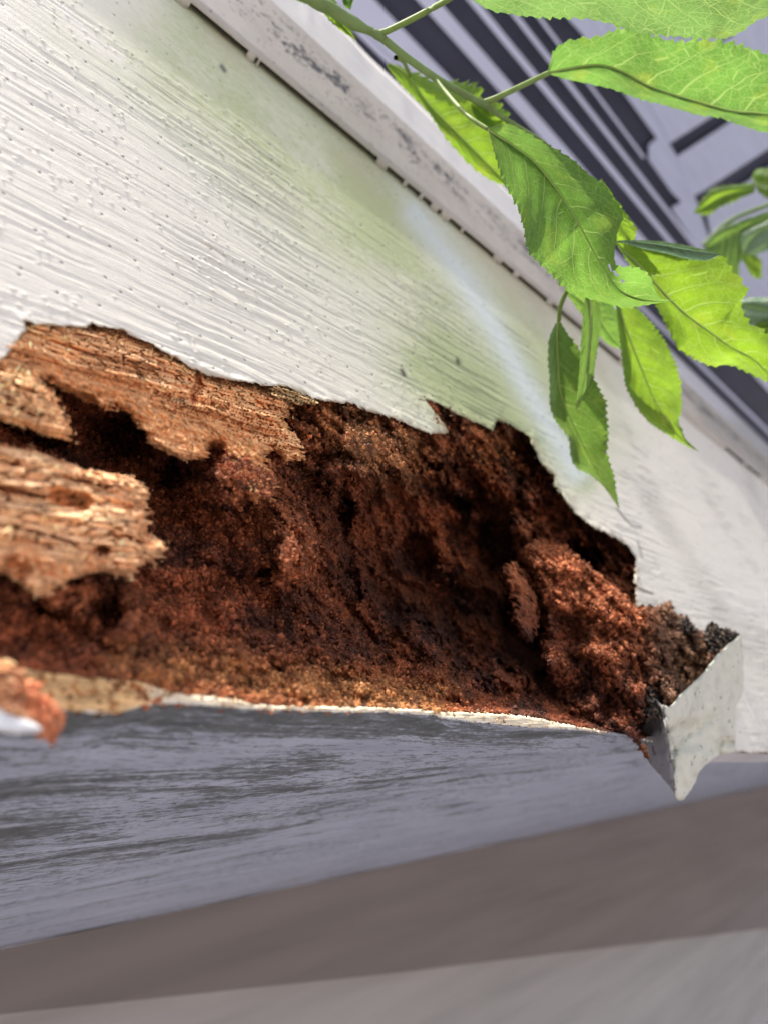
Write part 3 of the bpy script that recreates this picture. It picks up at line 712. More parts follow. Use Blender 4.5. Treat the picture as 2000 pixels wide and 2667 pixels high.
# ---- crumbled ridge and pile spilling over the torn corner
PP = [(1362, 1425), (1395, 1406), (1430, 1418), (1470, 1422), (1530, 1470), (1590, 1520), (1640, 1562), (1663, 1583), (1681, 1575), (1708, 1577), (1722, 1580), (1741, 1563), (1750, 1567), (1756, 1587), (1762, 1601), (1786, 1604), (1801, 1622), (1819, 1640), (1840, 1650), (1890, 1650), (1915, 1665),
      (1900, 1700), (1840, 1770), (1765, 1840), (1729, 1842), (1711, 1800), (1684, 1776), (1678, 1810), (1680, 1878), (1655, 1888), (1672, 1930), (1694, 1985), (1680, 1976), (1650, 1925), (1600, 1908), (1550, 1890), (1480, 1850), (1440, 1790), (1415, 1710), (1420, 1640), (1425, 1590), (1405, 1540), (1385, 1480)]
def d_pile(px, py, x, z, dist):
    k = sstep(1380, 1700, px)
    d = 9 * (1 - k) - 10 * k
    d = d + 5 * sstep(1640, 1880, py) * (1 - sstep(1640, 1720, px))
    for cx, cy, rx, ry, am in [(1480, 1640, 70, 60, 9), (1500, 1780, 80, 110, 10), (1590, 1830, 34, 50, 9), (1540, 1700, 50, 30, -4), (1450, 1720, 26, 60, -4), (1530, 1830, 40, 26, -5), (1590, 1660, 50, 40, 4), (1650, 1740, 40, 60, 5), (1745, 1660, 60, 46, -3), (1790, 1640, 30, 16, 7), (1830, 1700, 46, 30, -3), (1770, 1730, 34, 14, 5), (1740, 1790, 30, 26, -2.5), (1860, 1665, 40, 12, 4), (1470, 1470, 50, 34, -3), (1600, 1570, 60, 30, -3), (1640, 1850, 26, 40, 4)]:
        wx = px + 8 * fbm(x / 5, z / 4, 3, 251); wy = py + 8 * fbm(x / 5, z / 4, 3, 252)
        d = d + am * (1 - sstep(.4, 1.25, np.hypot((wx - cx) / rx, (wy - cy) / ry)))
    d = d + 2.6 * (worley(x / 6, z / 3.2, 253)[0] - .45) + 1.5 * (worley(x / 2.4, z / 1.7, 254)[0] - .45) + .8 * (worley(x / 1.0, z / .8, 255)[0] - .4) + 4.2 * fbm(x / 16, z / 8, 4, 256) + 8 * (.2 - np.abs(fbm(x / 12, z / 7, 3, 258))) + .4 * fbm(x / .6, z / .5, 2, 257)
    return d
def c_pile(px, py, x, z, d, dist):
    c = tone(px, py, x, z)
    br = np.array((.20, .105, .062)) * np.clip(1 + .7 * fbm(x / 2.5, z / 1.8, 4, 260), .35, 1.8)[..., None]
    k = sstep(1640, 1730, px + 25 * fbm(x / 6, z / 5, 2, 261))[..., None]
    return c * (1 - k) + br * k
pileo, pileV, pileC, pileP = relief('crumbled_ridge', PP, d_pile, M['rot'], fb, c_pile, step=2.2, back=9, ew=24, rough=8, rsc=2.6, seed=6)
# flake of red rot hanging in the dark
PF = [(1300, 1470), (1335, 1460), (1372, 1490), (1400, 1545), (1408, 1630), (1386, 1684), (1362, 1668), (1345, 1652), (1336, 1625), (1324, 1604), (1336, 1570), (1312, 1520)]
flo, flV, flC, _ = relief('rot_flake', PF, lambda px, py, x, z, dist: 12 - 3 * sstep(1480, 1640, py) + 2 * fbm(x / 8, z / 5, 4, 270) + 1.2 * (worley(x / 2.4, z / 1.7, 271)[0] - .45) + .7 * (worley(x / 1, z / .8, 272)[0] - .4), M['rot'], fb,
                          lambda px, py, x, z, d, dist: tone(px, py, x, z) * 1.25, step=2.4, back=10, ew=26, rough=16, rsc=2.0, seed=7)

# ---- crumbs: small angular grains lying on the rot
def crumbs(name, V, Cc, n, smin, smax, parent, push=.0006, stretch=1.):
    i = RNG.integers(0, len(V), n)
    P = V[i] - nrm((0, 1, .0)) * push * RNG.random((n, 1)) + RNG.normal(0, .0004, (n, 3))
    s = (smin + (smax - smin) * RNG.random(n) ** 2.2)
    o6 = np.array([(1, 0, 0), (-1, 0, 0), (0, 1, 0), (0, -1, 0), (0, 0, 1), (0, 0, -1)], float)
    q = RNG.normal(size=(n, 4)); q /= np.linalg.norm(q, axis=1)[:, None]
    a, b_, c_, d_ = q.T
    R = np.stack([1 - 2 * (c_ * c_ + d_ * d_), 2 * (b_ * c_ - a * d_), 2 * (b_ * d_ + a * c_), 2 * (b_ * c_ + a * d_), 1 - 2 * (b_ * b_ + d_ * d_), 2 * (c_ * d_ - a * b_), 2 * (b_ * d_ - a * c_), 2 * (c_ * d_ + a * b_), 1 - 2 * (b_ * b_ + c_ * c_)], -1).reshape(n, 3, 3)
    k = o6[None] * (RNG.uniform(.5, 1.3, (n, 6, 1))) * np.stack([np.full(n, stretch), np.ones(n), np.full(n, .75)], -1)[:, None]
    W = P[:, None] + np.einsum('nij,nkj->nki', R, k) * s[:, None, None]
    f = np.array([(0, 2, 4), (2, 1, 4), (1, 3, 4), (3, 0, 4), (2, 0, 5), (1, 2, 5), (3, 1, 5), (0, 3, 5)])
    F = (np.arange(n)[:, None, None] * 6 + f[None]).reshape(-1, 3)
    col = np.clip(np.repeat((Cc[i] * RNG.uniform(.6, 1.75, (n, 1)))[:, None], 6, 1).reshape(-1, 3), 0, 1)
    o = mesh_np(name, W.reshape(-1, 3), F, M['crumb'], parent, col, smooth=False); o['kind'] = 'stuff'
    return o
crumbs('rot_crumbs', cavV, cavC, 80000, .00025, .0012, cavo)
crumbs('rot_crumbs', pileV, pileC, 12000, .0003, .0012, pileo, stretch=1.6)
for co in chunks[:3]:
    crumbs('wood_crumbs', co[1], co[2], 1100, .00018, .0006, co[0], stretch=2.2)

# ---- torn wood fibres along the broken paint edge
hp = catmull(np.array(HOLE_TOP[9:58], float), 900); V = []; F = []
for k_ in range(230):
    i = int(RNG.integers(0, 899)); p = hp[i] + RNG.normal(0, 4, 2) + np.array((0, 5.))
    o_ = on_y(p[0], p[1], Y0 + .0006 + .002 * RNG.random()); L_ = .0008 + .0032 * RNG.random() ** 2
    dr = nrm((1 if RNG.random() < .7 else -.6, RNG.normal(-.15, .2), RNG.normal(-.35, .35))) * L_; wv = np.array((0, .00008, .00016)) * (.6 + RNG.random()); wy = np.array((.00010, -.00012, 0))
    n0 = len(V); V += [o_ + wv, o_ - wv, o_ + wy, o_ + dr]; F += [(n0, n0 + 1, n0 + 3), (n0 + 1, n0 + 2, n0 + 3), (n0 + 2, n0, n0 + 3)]
fcol = np.repeat(np.array((.42, .25, .11)) * RNG.uniform(.4, 1.5, (230, 1)), 4, 0)
fo_ = mesh_np('torn_fibres', np.array(V), np.array(F), M['crumb'], fb, fcol, smooth=False); fo_['kind'] = 'stuff'
crumbs('wood_crumbs', e_obj[1], e_obj[2], 700, .0003, .0011, e_obj[0], stretch=1.6)
crumbs('rot_crumbs', lipV, lipC * np.array((.7, .5, .35)), 420, .0002, .0008, lipo)

# ---- torn flap: the board's painted corner skin bent out of the face
flap = None
def sheet(name, poly, depth, mt, parent, n=26, wob=.0010, thick=.0005, seed=0, crease=.0, jag=1.0):
    """A thin curved sheet: outline in pixels, its real distance given by DEPTH(px, py)."""
    poly = catmull(np.vstack([poly, poly[:1]]), len(poly) * 7)[:-1] if n == 0 else np.asarray(poly, float)
    from mathutils.geometry import delaunay_2d_cdt
    P = []
    for i in range(len(poly)):
        a, b_ = poly[i], poly[(i + 1) % len(poly)]
        k = max(1, int(np.hypot(*(b_ - a)) / 7))
        for j in range(k):
            p = a + (b_ - a) * j / k
            P.append(p + (RNG.normal(0, jag, 2) if j else 0))
    P = np.array(P); nb = len(P)
    xs = np.arange(P[:, 0].min(), P[:, 0].max(), 9.); ys = np.arange(P[:, 1].min(), P[:, 1].max(), 9.)
    gx, gy = np.meshgrid(xs, ys); gx = gx.ravel() + RNG.uniform(-2, 2, gx.size); gy = gy.ravel() + RNG.uniform(-2, 2, gy.size)
    k = inside(P, gx, gy) & (polydist(P, gx, gy) > 5)
    Q = np.vstack([P, np.stack([gx[k], gy[k]], -1)])
    r = delaunay_2d_cdt([Vector(p) for p in Q], [], [list(range(nb))], 1, 1e-5)
    vp = np.array([tuple(v) for v in r[0]]); F = [f for f in r[2] if len(f) == 3]
    px, py = vp[:, 0], vp[:, 1]
    t = depth(px, py) + wob * (fbm(px / 60 + seed, py / 60, 3, 500 + seed) + .8 * np.abs(fbm(px / 90 + seed, py / 50, 2, 520 + seed)))
    if crease: t = t + crease * (1 - np.abs(fbm(px / 120 + seed, py / 80 + .4 * px / 100, 2, 540 + seed))) ** 12 + .25 * crease * fbm(px / 14, py / 14, 3, 560 + seed)
    V0 = at(px, py, t); V1 = at(px, py, t + thick)
    n0 = len(V0); F = np.array(F)
    cnt = {}
    for f in F.tolist():
        for a, b_ in ((f[0], f[1]), (f[1], f[2]), (f[2], f[0])): cnt[(a, b_)] = 1
    rim = [(a, b_) for (a, b_) in cnt if (b_, a) not in cnt]
    G = [tuple(f) for f in F.tolist()] + [(f[2] + n0, f[1] + n0, f[0] + n0) for f in F.tolist()]
    for a, b_ in rim: G += [(b_, a, a + n0), (b_, a + n0, b_ + n0)]
    return mesh_np(name, np.vstack([V0, V1]), np.array(G), mt, parent)
def dep_r(px, py):                                               # outer face: nearer at its fold, running back to the board
    u = (px - 1735) / 195
    return .322 + .082 * u + .004 * ((py - 1850) / 200)
FR = np.array([(1729, 1836), (1741, 1842), (1756, 1826), (1771, 1808), (1801, 1780), (1831, 1752), (1862, 1711), (1892, 1681), (1922, 1660), (1929, 1650), (1934, 1721), (1935, 1797), (1926, 1820), (1916, 1841), (1914, 1900), (1913, 1958), (1901, 1961), (1870, 1966), (1850, 1980), (1819, 2011), (1813, 2028), (1807, 2042), (1792, 2066), (1780, 2083), (1768, 2087), (1758, 2078), (1753, 2023), (1746, 1985), (1741, 1947), (1736, 1905), (1732, 1872)], float)
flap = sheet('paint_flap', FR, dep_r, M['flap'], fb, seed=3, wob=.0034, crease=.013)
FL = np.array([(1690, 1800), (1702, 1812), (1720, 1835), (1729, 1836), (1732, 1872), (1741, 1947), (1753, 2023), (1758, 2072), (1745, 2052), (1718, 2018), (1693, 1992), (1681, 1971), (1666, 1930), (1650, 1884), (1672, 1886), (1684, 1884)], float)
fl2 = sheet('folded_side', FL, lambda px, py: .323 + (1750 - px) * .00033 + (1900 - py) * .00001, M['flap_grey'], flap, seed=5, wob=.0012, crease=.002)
def char(px, py, x, z, d, dist):
    n = fbm(x / 2.4, z / 1.6, 4, 280)[..., None]
    return np.clip(np.array((.045, .038, .034)) * (1 + n) + np.clip(n, 0, 1) * np.array((.16, .07, .035)), .008, 1)
def skin_relief(poly, d0, sl, sd):
    relief('charred_skin', poly, lambda px, py, x, z, dist: d0 + sl * (px - poly[0][0]) / 100 + 2.0 * (worley(x / 5, z / 2.5, sd)[0] - .45) + 1.6 * fbm(x / 9, z / 4, 4, sd + 1) + .9 * (worley(x / 1.6, z / 1.2, sd + 2)[0] - .4), M['rot'], flap, char, step=2.0, back=5, ew=14, rough=11, rsc=2.2, seed=sd)
skin_relief([(1679, 1770), (1697, 1782), (1711, 1793), (1729, 1834), (1731, 1862), (1722, 1880), (1708, 1872), (1694, 1884), (1676, 1880)], -8, -5, 281)
skin_relief([(1826, 1668), (1834, 1640), (1846, 1613), (1856, 1624), (1864, 1619), (1874, 1634), (1886, 1632), (1903, 1640), (1929, 1648), (1918, 1666), (1890, 1686), (1868, 1704), (1846, 1706)], -22, -9, 285)
skin_relief([(1762, 1614), (1768, 1600), (1778, 1606), (1788, 1600), (1800, 1622), (1822, 1642), (1815, 1656), (1790, 1650), (1770, 1660)], -14, -4, 289)

# ------------------------------------------------------------------ flashing above the board
fl = thing('metal_flashing', 'cream metal flashing strip with black mould specks along the top of the eave board', 'flashing', (.3, Y0 - .005, H + .37))
YF = Y0 - .0040
def linepts(p0, p1, n, y): return on_y(np.linspace(p0[0], p1[0], n), np.linspace(p0[1], p1[1], n), y)
SL0, SL1 = (502, 8), (1981, 1241)
def slit(px): return SL0[1] + (px - SL0[0]) * (SL1[1] - SL0[1]) / (SL1[0] - SL0[0])
def fold(px): return (px - 708) * .9245
def sil(px): return (px - 813) * .9768
X = np.concatenate([np.linspace(-1500, 300, 20), np.linspace(340, 2050, 170), np.linspace(2080, 2560, 20)])
def rows_mesh(name, rows, mt, parent, col=None):
    n = len(rows[0]); V = np.vstack(rows)
    F = [(r * n + i, r * n + i + 1, (r + 1) * n + i + 1, (r + 1) * n + i) for r in range(len(rows) - 1) for i in range(n - 1)]
    return mesh_np(name, V, F, mt, parent, col)
lowe = on_y(X, slit(X) - 3, YF); fo = on_y(X, fold(X), YF)
zl = float(np.median(lowe[:, 2])); 
K = 9; rows = []; cols = []
for k in range(K + 1):
    v = k / K
    r_ = lowe * (1 - v) + fo * v
    rows.append(r_); w_ = math.exp(-((v - .62) / .2) ** 2)
    cols.append(np.tile((w_, w_, w_), (len(X), 1)))
# hem turned back to the board along the lower edge
hem = lowe + np.array((0, .0007, .0001))
rows = [hem] + rows; cols = [cols[0] * 0] + cols
rows_mesh('flange', rows, M['flash'], fl, np.vstack(cols))
rows = []
for k in range(7):
    v = k / 6
    pts = on_y(X, fold(X) * (1 - v) + (sil(X) + 6 * np.sin(X / 37.) * np.exp(-((X - 900) / 90) ** 2)) * v, YF + .022 * v - .003 * math.sin(v * 3.14))
    pts[:, 1] += .0012 * fbm(X / 40, X * 0 + v * 2, 3, 600) * math.sin(v * 3.14)
    rows.append(pts)
rows.append(rows[-1] + np.array((0, .02, -.004)))
rows_mesh('drip_lip', rows, M['lip'], fl)
shade_strip = on_y(X, slit(X) + 5, Y0 - .0012)  # black strip standing in for the shade behind the slits
rows_mesh('slit_shade', [shade_strip, shade_strip + np.array((0, 0, .03))], M['slit_dark'], fl)
# caulk bridges flashing and board except where it has shrunk away, leaving dark slits
slits = [(502, 652), (670, 678), (682, 988), (1013, 1056), (1065, 1098), (1106, 1128), (1146, 1154), (1175, 1206), (1212, 1289), (1309, 1342), (1354, 1427), (1442, 1616), (1891, 1938), (1947, 1981)]
segs = []; a0 = -1500
for s0, s1 in slits: segs.append((a0, s0)); a0 = s1
segs.append((a0, 2560))
for s0, s1 in segs:
    n = max(3, int((s1 - s0) / 12)); xx = np.linspace(s0, s1, n)
    tap = np.ones(n); tap[0] = tap[-1] = .55
    e = on_y(xx, slit(xx) - 4, YF - .0003); f_ = on_y(xx, slit(xx), Y0 - .0005)
    zb = on_y(xx, slit(xx) - 3, YF)[:, 2]
    r0 = np.stack([e[:, 0], np.full(n, YF - .0004), zb + .0015], -1)
    r1 = np.stack([e[:, 0], np.full(n, YF - .0003), zb - .0004 * tap + .0006 * fbm(xx / 20, xx * 0, 2, 9)], -1)
    r2 = np.stack([e[:, 0], np.full(n, Y0 + .0004), zb - .0034 * tap + .001 * fbm(xx / 16, xx * 0, 2, 8)], -1)
    r3 = np.stack([e[:, 0], np.full(n, Y0 + .0004), zb + .004], -1)
    rows_mesh('caulk_bead', [r0, r1, r2, r3], M['caulk'], fl)

# ------------------------------------------------------------------ leafy branch
def leaf(parent, mid, up_, lo_, t0, t1, mt, dA=.0, dB=.0, serr=.045, teeth=30, bulge=.002, nU=150, nV=9, droop=0., pet=None, rib=True, holes=(), seed=0, petr=.0009, name='leaf', tm=None, ribr=.0006, hole_cut=None):
    """A serrate blade between its two margins; mid/up_/lo_ are image polylines base -> tip, t0..t1 the real distance along it."""
    u = np.linspace(0, 1, nU)
    m_ = catmull(mid, nU); a_ = catmull(up_, nU); b_ = catmull(lo_, nU)
    tt = t0 + (t1 - t0) * u if tm is None else np.interp(u, [0, .5, 1], [t0, tm, t1])
    V = []; UV = []
    prof = np.sin(np.pi * np.clip(u, 0, 1)) ** .6
    saw = (u * teeth + .6 * fbm(u * 9, u * 0 + seed, 2, seed)) % 1.0
    saw2 = (u * teeth * 2.3) % 1.0
    sw = (saw ** 1.4) * (.45 + .6 * vnoise(u * teeth * .8, u * 0, 640 + seed)) + saw2 * .25
    for side, mg, dd in ((1, a_, dA), (-1, b_, dB)):
        vv = np.linspace(1, 0, nV, endpoint=False) if side == 1 else np.linspace(0, 1, nV + 1)
        for v in vv:
            p = m_ * (1 - v) + mg * v
            if v > .99:
                out = mg - m_; L_ = np.linalg.norm(out, axis=1)[:, None] + 1e-6
                wmax = np.max(np.linalg.norm(mg - m_, axis=1))
                p = p + out / L_ * (sw[:, None] - .35) * 2.1 * serr * wmax * np.minimum(1, prof[:, None] * 1.3) + np.gradient(m_, axis=0) * 0
            d = tt + dd * prof * v ** 1.3 - bulge * math.sin(math.pi * v) * prof + .0012 * fbm(u * 8 + seed, u * 0 + v * 2.2 * side, 3, 700 + seed) * v
            d = d - .0008 * np.abs(np.sin((u * 9.5 - 2.1 * v ** 1.35 + (.31 if side == 1 else -.31)) * math.pi)) * math.sin(math.pi * min(v, .9)) * prof
            V.append(at(p[:, 0], p[:, 1], d)); UV.append(np.stack([u, np.full(nU, v * side)], -1))
    nR = len(V); V = np.vstack(V); UV = np.vstack(UV)
    F = [(r * nU + i, (r + 1) * nU + i, (r + 1) * nU + i + 1, r * nU + i + 1) for r in range(nR - 1) for i in range(nU - 1)]
    if holes:
        F2 = []
        for f in F:
            c = UV[list(f)].mean(0)
            if not any(((c[0] - h[0]) / h[2]) ** 2 + ((c[1] - h[1]) / h[3]) ** 2 < 1 + .6 * math.sin(c[0] * 300) * math.cos(c[1] * 60) for h in holes): F2.append(f)
        F = F2
    o = mesh_np(name, V, F, mt, parent, uv=UV)
    if rib:
        k = slice(0, nU, 4)
        P = at(m_[k, 0], m_[k, 1], tt[k] - .0002); R = np.linspace(ribr, ribr * .25, len(P))
        tube('midrib', P, R, M['midrib'], o, 6)
    if pet is not None:
        pp = catmull([p[:2] for p in pet], 24); td = np.interp(np.linspace(0, 1, 24), np.linspace(0, 1, len(pet)), [p[2] for p in pet])
        tube('leaf_stalk', at(pp[:, 0], pp[:, 1], td), np.linspace(petr * 1.15, petr, 24), M['petiole'], o, 8)
    return o
def Z(pts, s, ox, oy): return [(x / s + ox, y / s + oy) for x, y in pts]
br = thing('cherry_branch', 'green cherry twig with serrated leaves hanging in front of the white board', 'branch', tuple(at(900, 30, .34)))
tw = catmull([(640, -160), (760, -50), (820, 2), (860, 22), (904, 50), (950, 75), (985, 92), (1060, 151), (1133, 202), (1199, 241), (1240, 262), (1262, 270)], 70)
tube('stem', at(tw[:, 0], tw[:, 1], np.linspace(.315, .33, 70)), np.interp(np.arange(70), [0, 25, 33, 36, 69], [.0030, .0027, .0026, .0017, .0014]), M['twig'], br, 12)
tw = catmull([(1258, 268), (1275, 283), (1338, 325), (1410, 368), (1440, 400)], 30)
tube('stem', at(tw[:, 0], tw[:, 1], np.linspace(.33, .345, 30)), np.linspace(.0013, .0009, 30), M['twig'], br, 10)
for px, py, t, r in [(985, 92, .323, .0032), (1133, 203, .327, .0022), (1260, 270, .33, .0024)]:            # swollen nodes
    th = np.linspace(0, math.pi, 9); q = at(px, py, t); dv_ = nrm(at(px + 40, py + 26, t) - q)
    tube('node', q + dv_[None] * (np.cos(th)[:, None] * -r * 1.2), np.sin(th) * r * .62 + 1e-5, M['twig'], br, 10)

# top leaf (mostly above the frame)
leaf(br, [(1190, -22), (1350, -60), (1600, -90), (1850, -70), (2050, -20), (2150, 30)], [(1190, -26), (1330, -160), (1600, -240), (1850, -210), (2050, -90), (2150, 30)],
     [(1190, -18), (1229, 0), (1271, 24), (1362, 42), (1452, 45), (1542, 51), (1639, 78), (1723, 92), (1844, 100), (1904, 96), (2000, 42), (2150, 30)], .28, .275, M['leaf_pale'], dA=-.02, dB=.02, serr=.03, teeth=34, seed=1,
     pet=[(985, 88, .323), (1010, 80, .321), (1060, 56, .315), (1110, 30, .31), (1160, 2, .292), (1200, -22, .28)], petr=.0011)
# upper right leaf
leaf(br, [(1425, 190), (1482, 178), (1542, 169), (1579, 172), (1621, 187), (1693, 226), (1784, 256), (1904, 289), (2000, 298), (2250, 335)],
     [(1425, 187), (1446, 128), (1488, 104), (1542, 98), (1600, 82), (1639, 72), (1681, 86), (1753, 106), (1838, 104), (1904, 114), (2000, 145), (2120, 220), (2250, 335)],
     [(1425, 192), (1482, 208), (1542, 220), (1603, 235), (1663, 257), (1723, 273), (1814, 298), (1874, 307), (1934, 328), (2000, 347), (2120, 370), (2250, 335)], .345, .36, M['leaf_mid'], dA=-.022, dB=.014, serr=.055, teeth=32, seed=2, bulge=.003,
     pet=[(1262, 266, .33), (1285, 258, .328), (1340, 232, .335), (1390, 208, .34), (1428, 190, .345)], petr=.0011)
# bright leaf behind the twig
leaf(br, [(1012, 165), (1060, 195), (1115, 271), (1181, 338), (1241, 398), (1330, 490)], [(1010, 166), (1040, 172), (1080, 190), (1140, 214), (1190, 212), (1250, 226), (1258, 255), (1315, 290), (1345, 400), (1330, 490)],
     [(1006, 172), (1040, 215), (1085, 262), (1120, 300), (1150, 345), (1200, 405), (1262, 460), (1330, 490)], .40, .42, M['leaf_lime'], dA=.01, dB=-.005, serr=.10, teeth=18, seed=3,
     pet=[(1030, 150, .330), (1048, 158, .345), (1060, 180, .38), (1066, 196, .402)], petr=.0009)
leaf(br, [(1225, 270), (1260, 300), (1300, 330), (1330, 345)], [(1225, 268), (1270, 275), (1312, 288), (1318, 296), (1330, 345)], [(1225, 272), (1240, 310), (1290, 345), (1330, 345)], .41, .42, M['leaf_lime'], serr=.12, teeth=7, seed=23, rib=False)
# the big front leaf, chewed on its right side
z2 = lambda p: Z(p, 1.659, 1000, 0)
leaf(br, z2([(448, 557), (560, 630), (650, 700), (740, 810), (830, 950), (900, 1080), (960, 1180), (1020, 1255), (1100, 1290), (1180, 1302), (1260, 1296)]),
     z2([(448, 555), (490, 537), (550, 537), (600, 565), (700, 622), (800, 680), (880, 748), (955, 805), (985, 855), (1030, 925), (1005, 1010), (995, 1090), (1005, 1145), (1100, 1160), (1150, 1200), (1172, 1255), (1200, 1292), (1265, 1296)]),
     z2([(448, 560), (470, 640), (490, 710), (520, 795), (570, 885), (600, 980), (615, 1070), (660, 1130), (720, 1182), (790, 1255), (860, 1285), (960, 1315), (1050, 1328), (1130, 1318), (1200, 1306), (1260, 1298)]), .285, .285, M['leaf'], dA=-.024, dB=.018, serr=.035, teeth=34, seed=4, bulge=.004, nV=14, nU=200, tm=.275,
     pet=[(1133, 205, .327), (1165, 245, .318), (1205, 290, .30), (1240, 318, .29), (1270, 336, .285)], petr=.0008, holes=[(.71, .36, .013, .07), (.745, .52, .016, .09), (.78, .38, .008, .05)])
# dry curled tip
cp = catmull(Z([(1240, 1296), (1290, 1292), (1330, 1276)], 1.659, 1000, 0), 12)
# right leaf: bright upper half, grey lower half, glossy folded rim
z3 = lambda p: Z(p, 2.552, 1350, 600)
rl = leaf(br, z3([(640, 78), (800, 230), (950, 400), (1100, 550), (1250, 660), (1400, 770), (1550, 850), (1660, 950), (1800, 1080)]),
     z3([(640, 74), (720, 90), (950, 120), (1150, 140), (1340, 165), (1390, 215), (1430, 280), (1520, 400), (1480, 470), (1510, 590), (1600, 660), (1680, 720), (1780, 900), (1800, 1080)]),
     z3([(640, 82), (740, 230), (850, 340), (900, 480), (960, 590), (1000, 680), (1060, 780), (1100, 812), (1200, 872), (1300, 902), (1400, 892), (1500, 932), (1660, 1012), (1800, 1080)]), .34, .36, M['leaf_lime'], dA=-.01, dB=.02, serr=.045, teeth=26, seed=5, bulge=.004,
     pet=[(1440, 400, .345), (1500, 480, .345), (1560, 570, .345), (1601, 631, .34)], petr=.0008)
leaf(br, z3([(670, 70), (800, 80), (950, 100), (1150, 135), (1340, 158)]), z3([(670, 66), (740, 64), (950, 74), (1150, 108), (1340, 154)]), z3([(670, 74), (820, 120), (960, 150), (1120, 190), (1250, 200), (1340, 162)]), .335, .335, M['leaf_glossy'], dA=.004, dB=-.004, serr=.05, teeth=16, seed=6, rib=False, bulge=-.003)
# hanging dark leaf
leaf(br, z3([(265, 595), (255, 700), (262, 880), (272, 1050), (320, 1200), (400, 1370), (500, 1570), (600, 1740), (668, 1850)]),
     z3([(268, 597), (295, 640), (340, 710), (400, 790), (470, 930), (545, 1080), (575, 1140), (582, 1250), (592, 1350), (585, 1480), (620, 1590), (642, 1700), (668, 1850)]),
     z3([(262, 597), (236, 635), (202, 720), (195, 850), (205, 1000), (210, 1180), (262, 1290), (330, 1380), (345, 1500), (385, 1580), (470, 1625), (560, 1700), (668, 1850)]), .36, .40, M['leaf_dark'], dA=-.02, dB=.02, serr=.05, teeth=30, seed=7,
     pet=[(1500, 690, .335), (1485, 740, .345), (1470, 768, .35), (1458, 800, .355), (1454, 836, .36)], petr=.001)
# narrow leaf seen nearly edge-on
leaf(br, z3([(470, 380), (475, 600), (462, 800), (430, 1000), (379, 1200)]), z3([(500, 380), (540, 520), (540, 660), (512, 850), (490, 1000), (440, 1100), (379, 1200)]), z3([(450, 380), (432, 500), (415, 700), (405, 900), (388, 1090), (379, 1200)]), .335, .35, M['leaf_dark'], dA=.012, dB=-.006, serr=.06, teeth=24, seed=8)
# lime leaf hanging
leaf(br, z3([(660, 440), (690, 590), (760, 780), (820, 930), (900, 1120), (1000, 1290), (1100, 1400), (1195, 1470)]),
     z3([(690, 430), (810, 540), (900, 640), (970, 740), (1025, 850), (1060, 950), (1076, 1050), (1080, 1200), (1062, 1260), (1085, 1330), (1112, 1390), (1195, 1470)]),
     z3([(640, 440), (655, 600), (680, 800), (700, 980), (740, 1100), (840, 1250), (950, 1335), (1100, 1425), (1195, 1470)]), .37, .40, M['leaf_lime'], dA=.004, dB=.012, serr=.05, teeth=32, seed=9, bulge=.003)
# pieces of leaves behind the front one
leaf(br, z3([(330, 400), (480, 520), (600, 680), (680, 790)]), z3([(360, 390), (560, 440), (660, 560), (682, 700), (680, 790)]), z3([(310, 420), (420, 560), (520, 680), (600, 760), (680, 790)]), .41, .42, M['leaf'], serr=.05, teeth=16, seed=10, rib=False)
leaf(br, [(1560, 470), (1595, 545), (1615, 590), (1650, 640)], [(1565, 465), (1620, 545), (1655, 595), (1652, 618), (1650, 640)], [(1555, 475), (1575, 560), (1600, 620), (1650, 640)], .345, .35, M['leaf_lime'], serr=.09, teeth=10, seed=11)
# small leaves by the twig at the top edge
leaf(br, [(850, -20), (868, 30), (895, 70), (930, 108)], [(858, -20), (892, 30), (910, 70), (930, 108)], [(835, -20), (832, 14), (868, 62), (930, 108)], .345, .35, M['leaf_lime'], serr=.06, teeth=10, seed=12)
leaf(br, [(896, -14), (910, 8), (912, 26)], [(930, -30), (922, 0), (912, 26)], [(890, -10), (896, 14), (912, 26)], .34, .34, M['leaf'], serr=.05, teeth=6, seed=13, rib=False)
leaf(br, [(690, -40), (760, -20), (840, 10), (868, 24)], [(700, -60), (780, -50), (850, -20), (868, 24)], [(700, -20), (770, 0), (830, 22), (868, 24)], .36, .35, M['leaf_dark'], serr=.06, teeth=10, seed=14, rib=False)

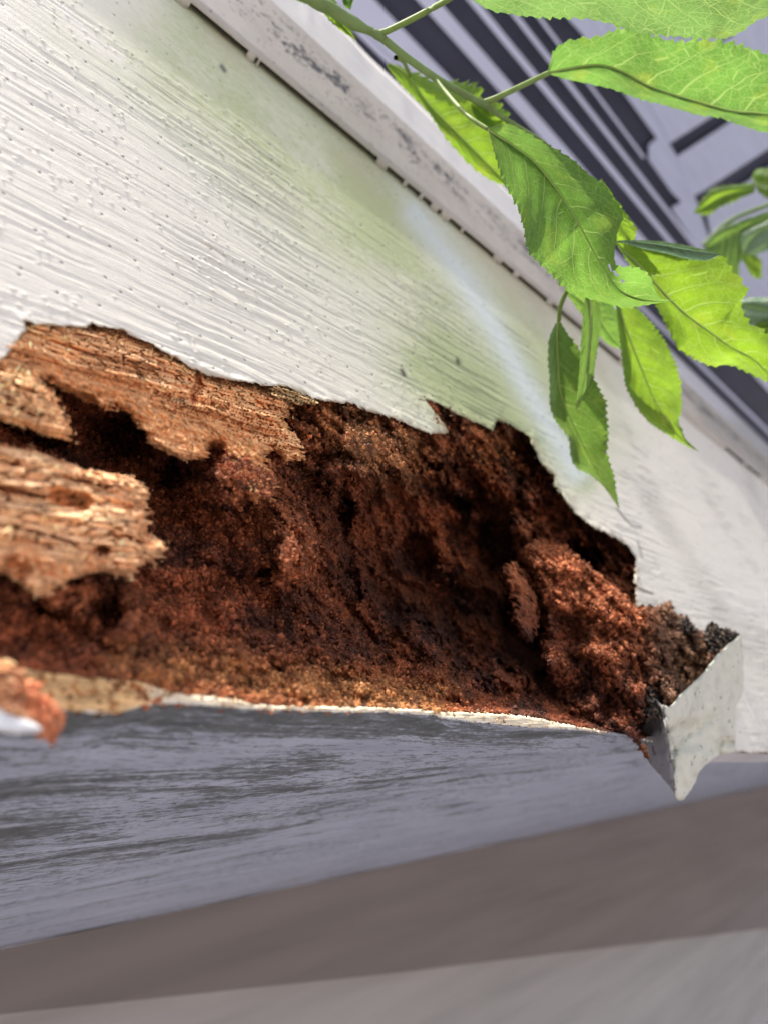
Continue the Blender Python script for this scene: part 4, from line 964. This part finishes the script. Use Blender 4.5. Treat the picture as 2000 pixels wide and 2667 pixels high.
# second branch, farther off at the right edge
b2 = thing('cherry_branch', 'blurred leafy twig entering at the right edge, farther off than the main twig', 'branch', tuple(at(2030, 560, .72)))
tw = catmull([(2150, 480), (2010, 530), (1900, 575), (1830, 640)], 20)
tube('stem', at(tw[:, 0], tw[:, 1], np.linspace(.72, .74, 20)), .0022, M['twig'], b2, 8)
z4 = lambda p: Z(p, 2.765, 1400, 450)
leaf(b2, z4([(1560, 110), (1380, 150), (1250, 210), (1120, 290)]), z4([(1560, 70), (1400, 90), (1260, 110), (1190, 180), (1120, 290)]), z4([(1560, 140), (1440, 190), (1310, 250), (1230, 300), (1120, 290)]), .66, .70, M['leaf_lime'], serr=.14, teeth=9, seed=15)
leaf(b2, z4([(1700, 60), (1640, 80), (1560, 60), (1540, 20)]), z4([(1740, -20), (1660, -30), (1580, -30), (1540, 20)]), z4([(1740, 170), (1660, 180), (1580, 130), (1540, 20)]), .64, .66, M['leaf_lime'], serr=.1, teeth=7, seed=16)
leaf(b2, z4([(1700, 300), (1500, 380), (1330, 460), (1190, 560)]), z4([(1700, 260), (1500, 330), (1330, 390), (1240, 460), (1190, 560)]), z4([(1700, 480), (1560, 570), (1450, 650), (1430, 780), (1190, 560)]), .7, .72, M['leaf_dark'], serr=.06, teeth=12, seed=17)
leaf(b2, z4([(1720, 380), (1600, 420), (1520, 500), (1480, 590)]), z4([(1720, 320), (1560, 390), (1460, 460), (1480, 590)]), z4([(1720, 520), (1640, 560), (1570, 590), (1480, 590)]), .66, .68, M['leaf_glossy'], serr=.05, teeth=10, seed=18)
leaf(b2, z4([(1480, 560), (1530, 650), (1570, 700), (1605, 770)]), z4([(1530, 580), (1600, 620), (1610, 700), (1605, 770)]), z4([(1460, 590), (1490, 660), (1540, 740), (1605, 770)]), .68, .68, M['leaf_lime'], serr=.06, teeth=8, seed=19)
leaf(b2, z4([(1760, 980), (1640, 990), (1500, 960), (1380, 960)]), z4([(1760, 900), (1640, 900), (1520, 900), (1380, 960)]), z4([(1760, 1070), (1640, 1080), (1520, 1080), (1380, 960)]), .5, .52, M['leaf_glossy'], serr=.06, teeth=10, seed=20)
leaf(b2, z4([(1760, 1120), (1690, 1110), (1620, 1120), (1540, 1110)]), z4([(1760, 1070), (1690, 1060), (1600, 1075), (1540, 1110)]), z4([(1760, 1280), (1690, 1250), (1610, 1180), (1540, 1110)]), .5, .51, M['leaf_lime'], serr=.08, teeth=10, seed=21)
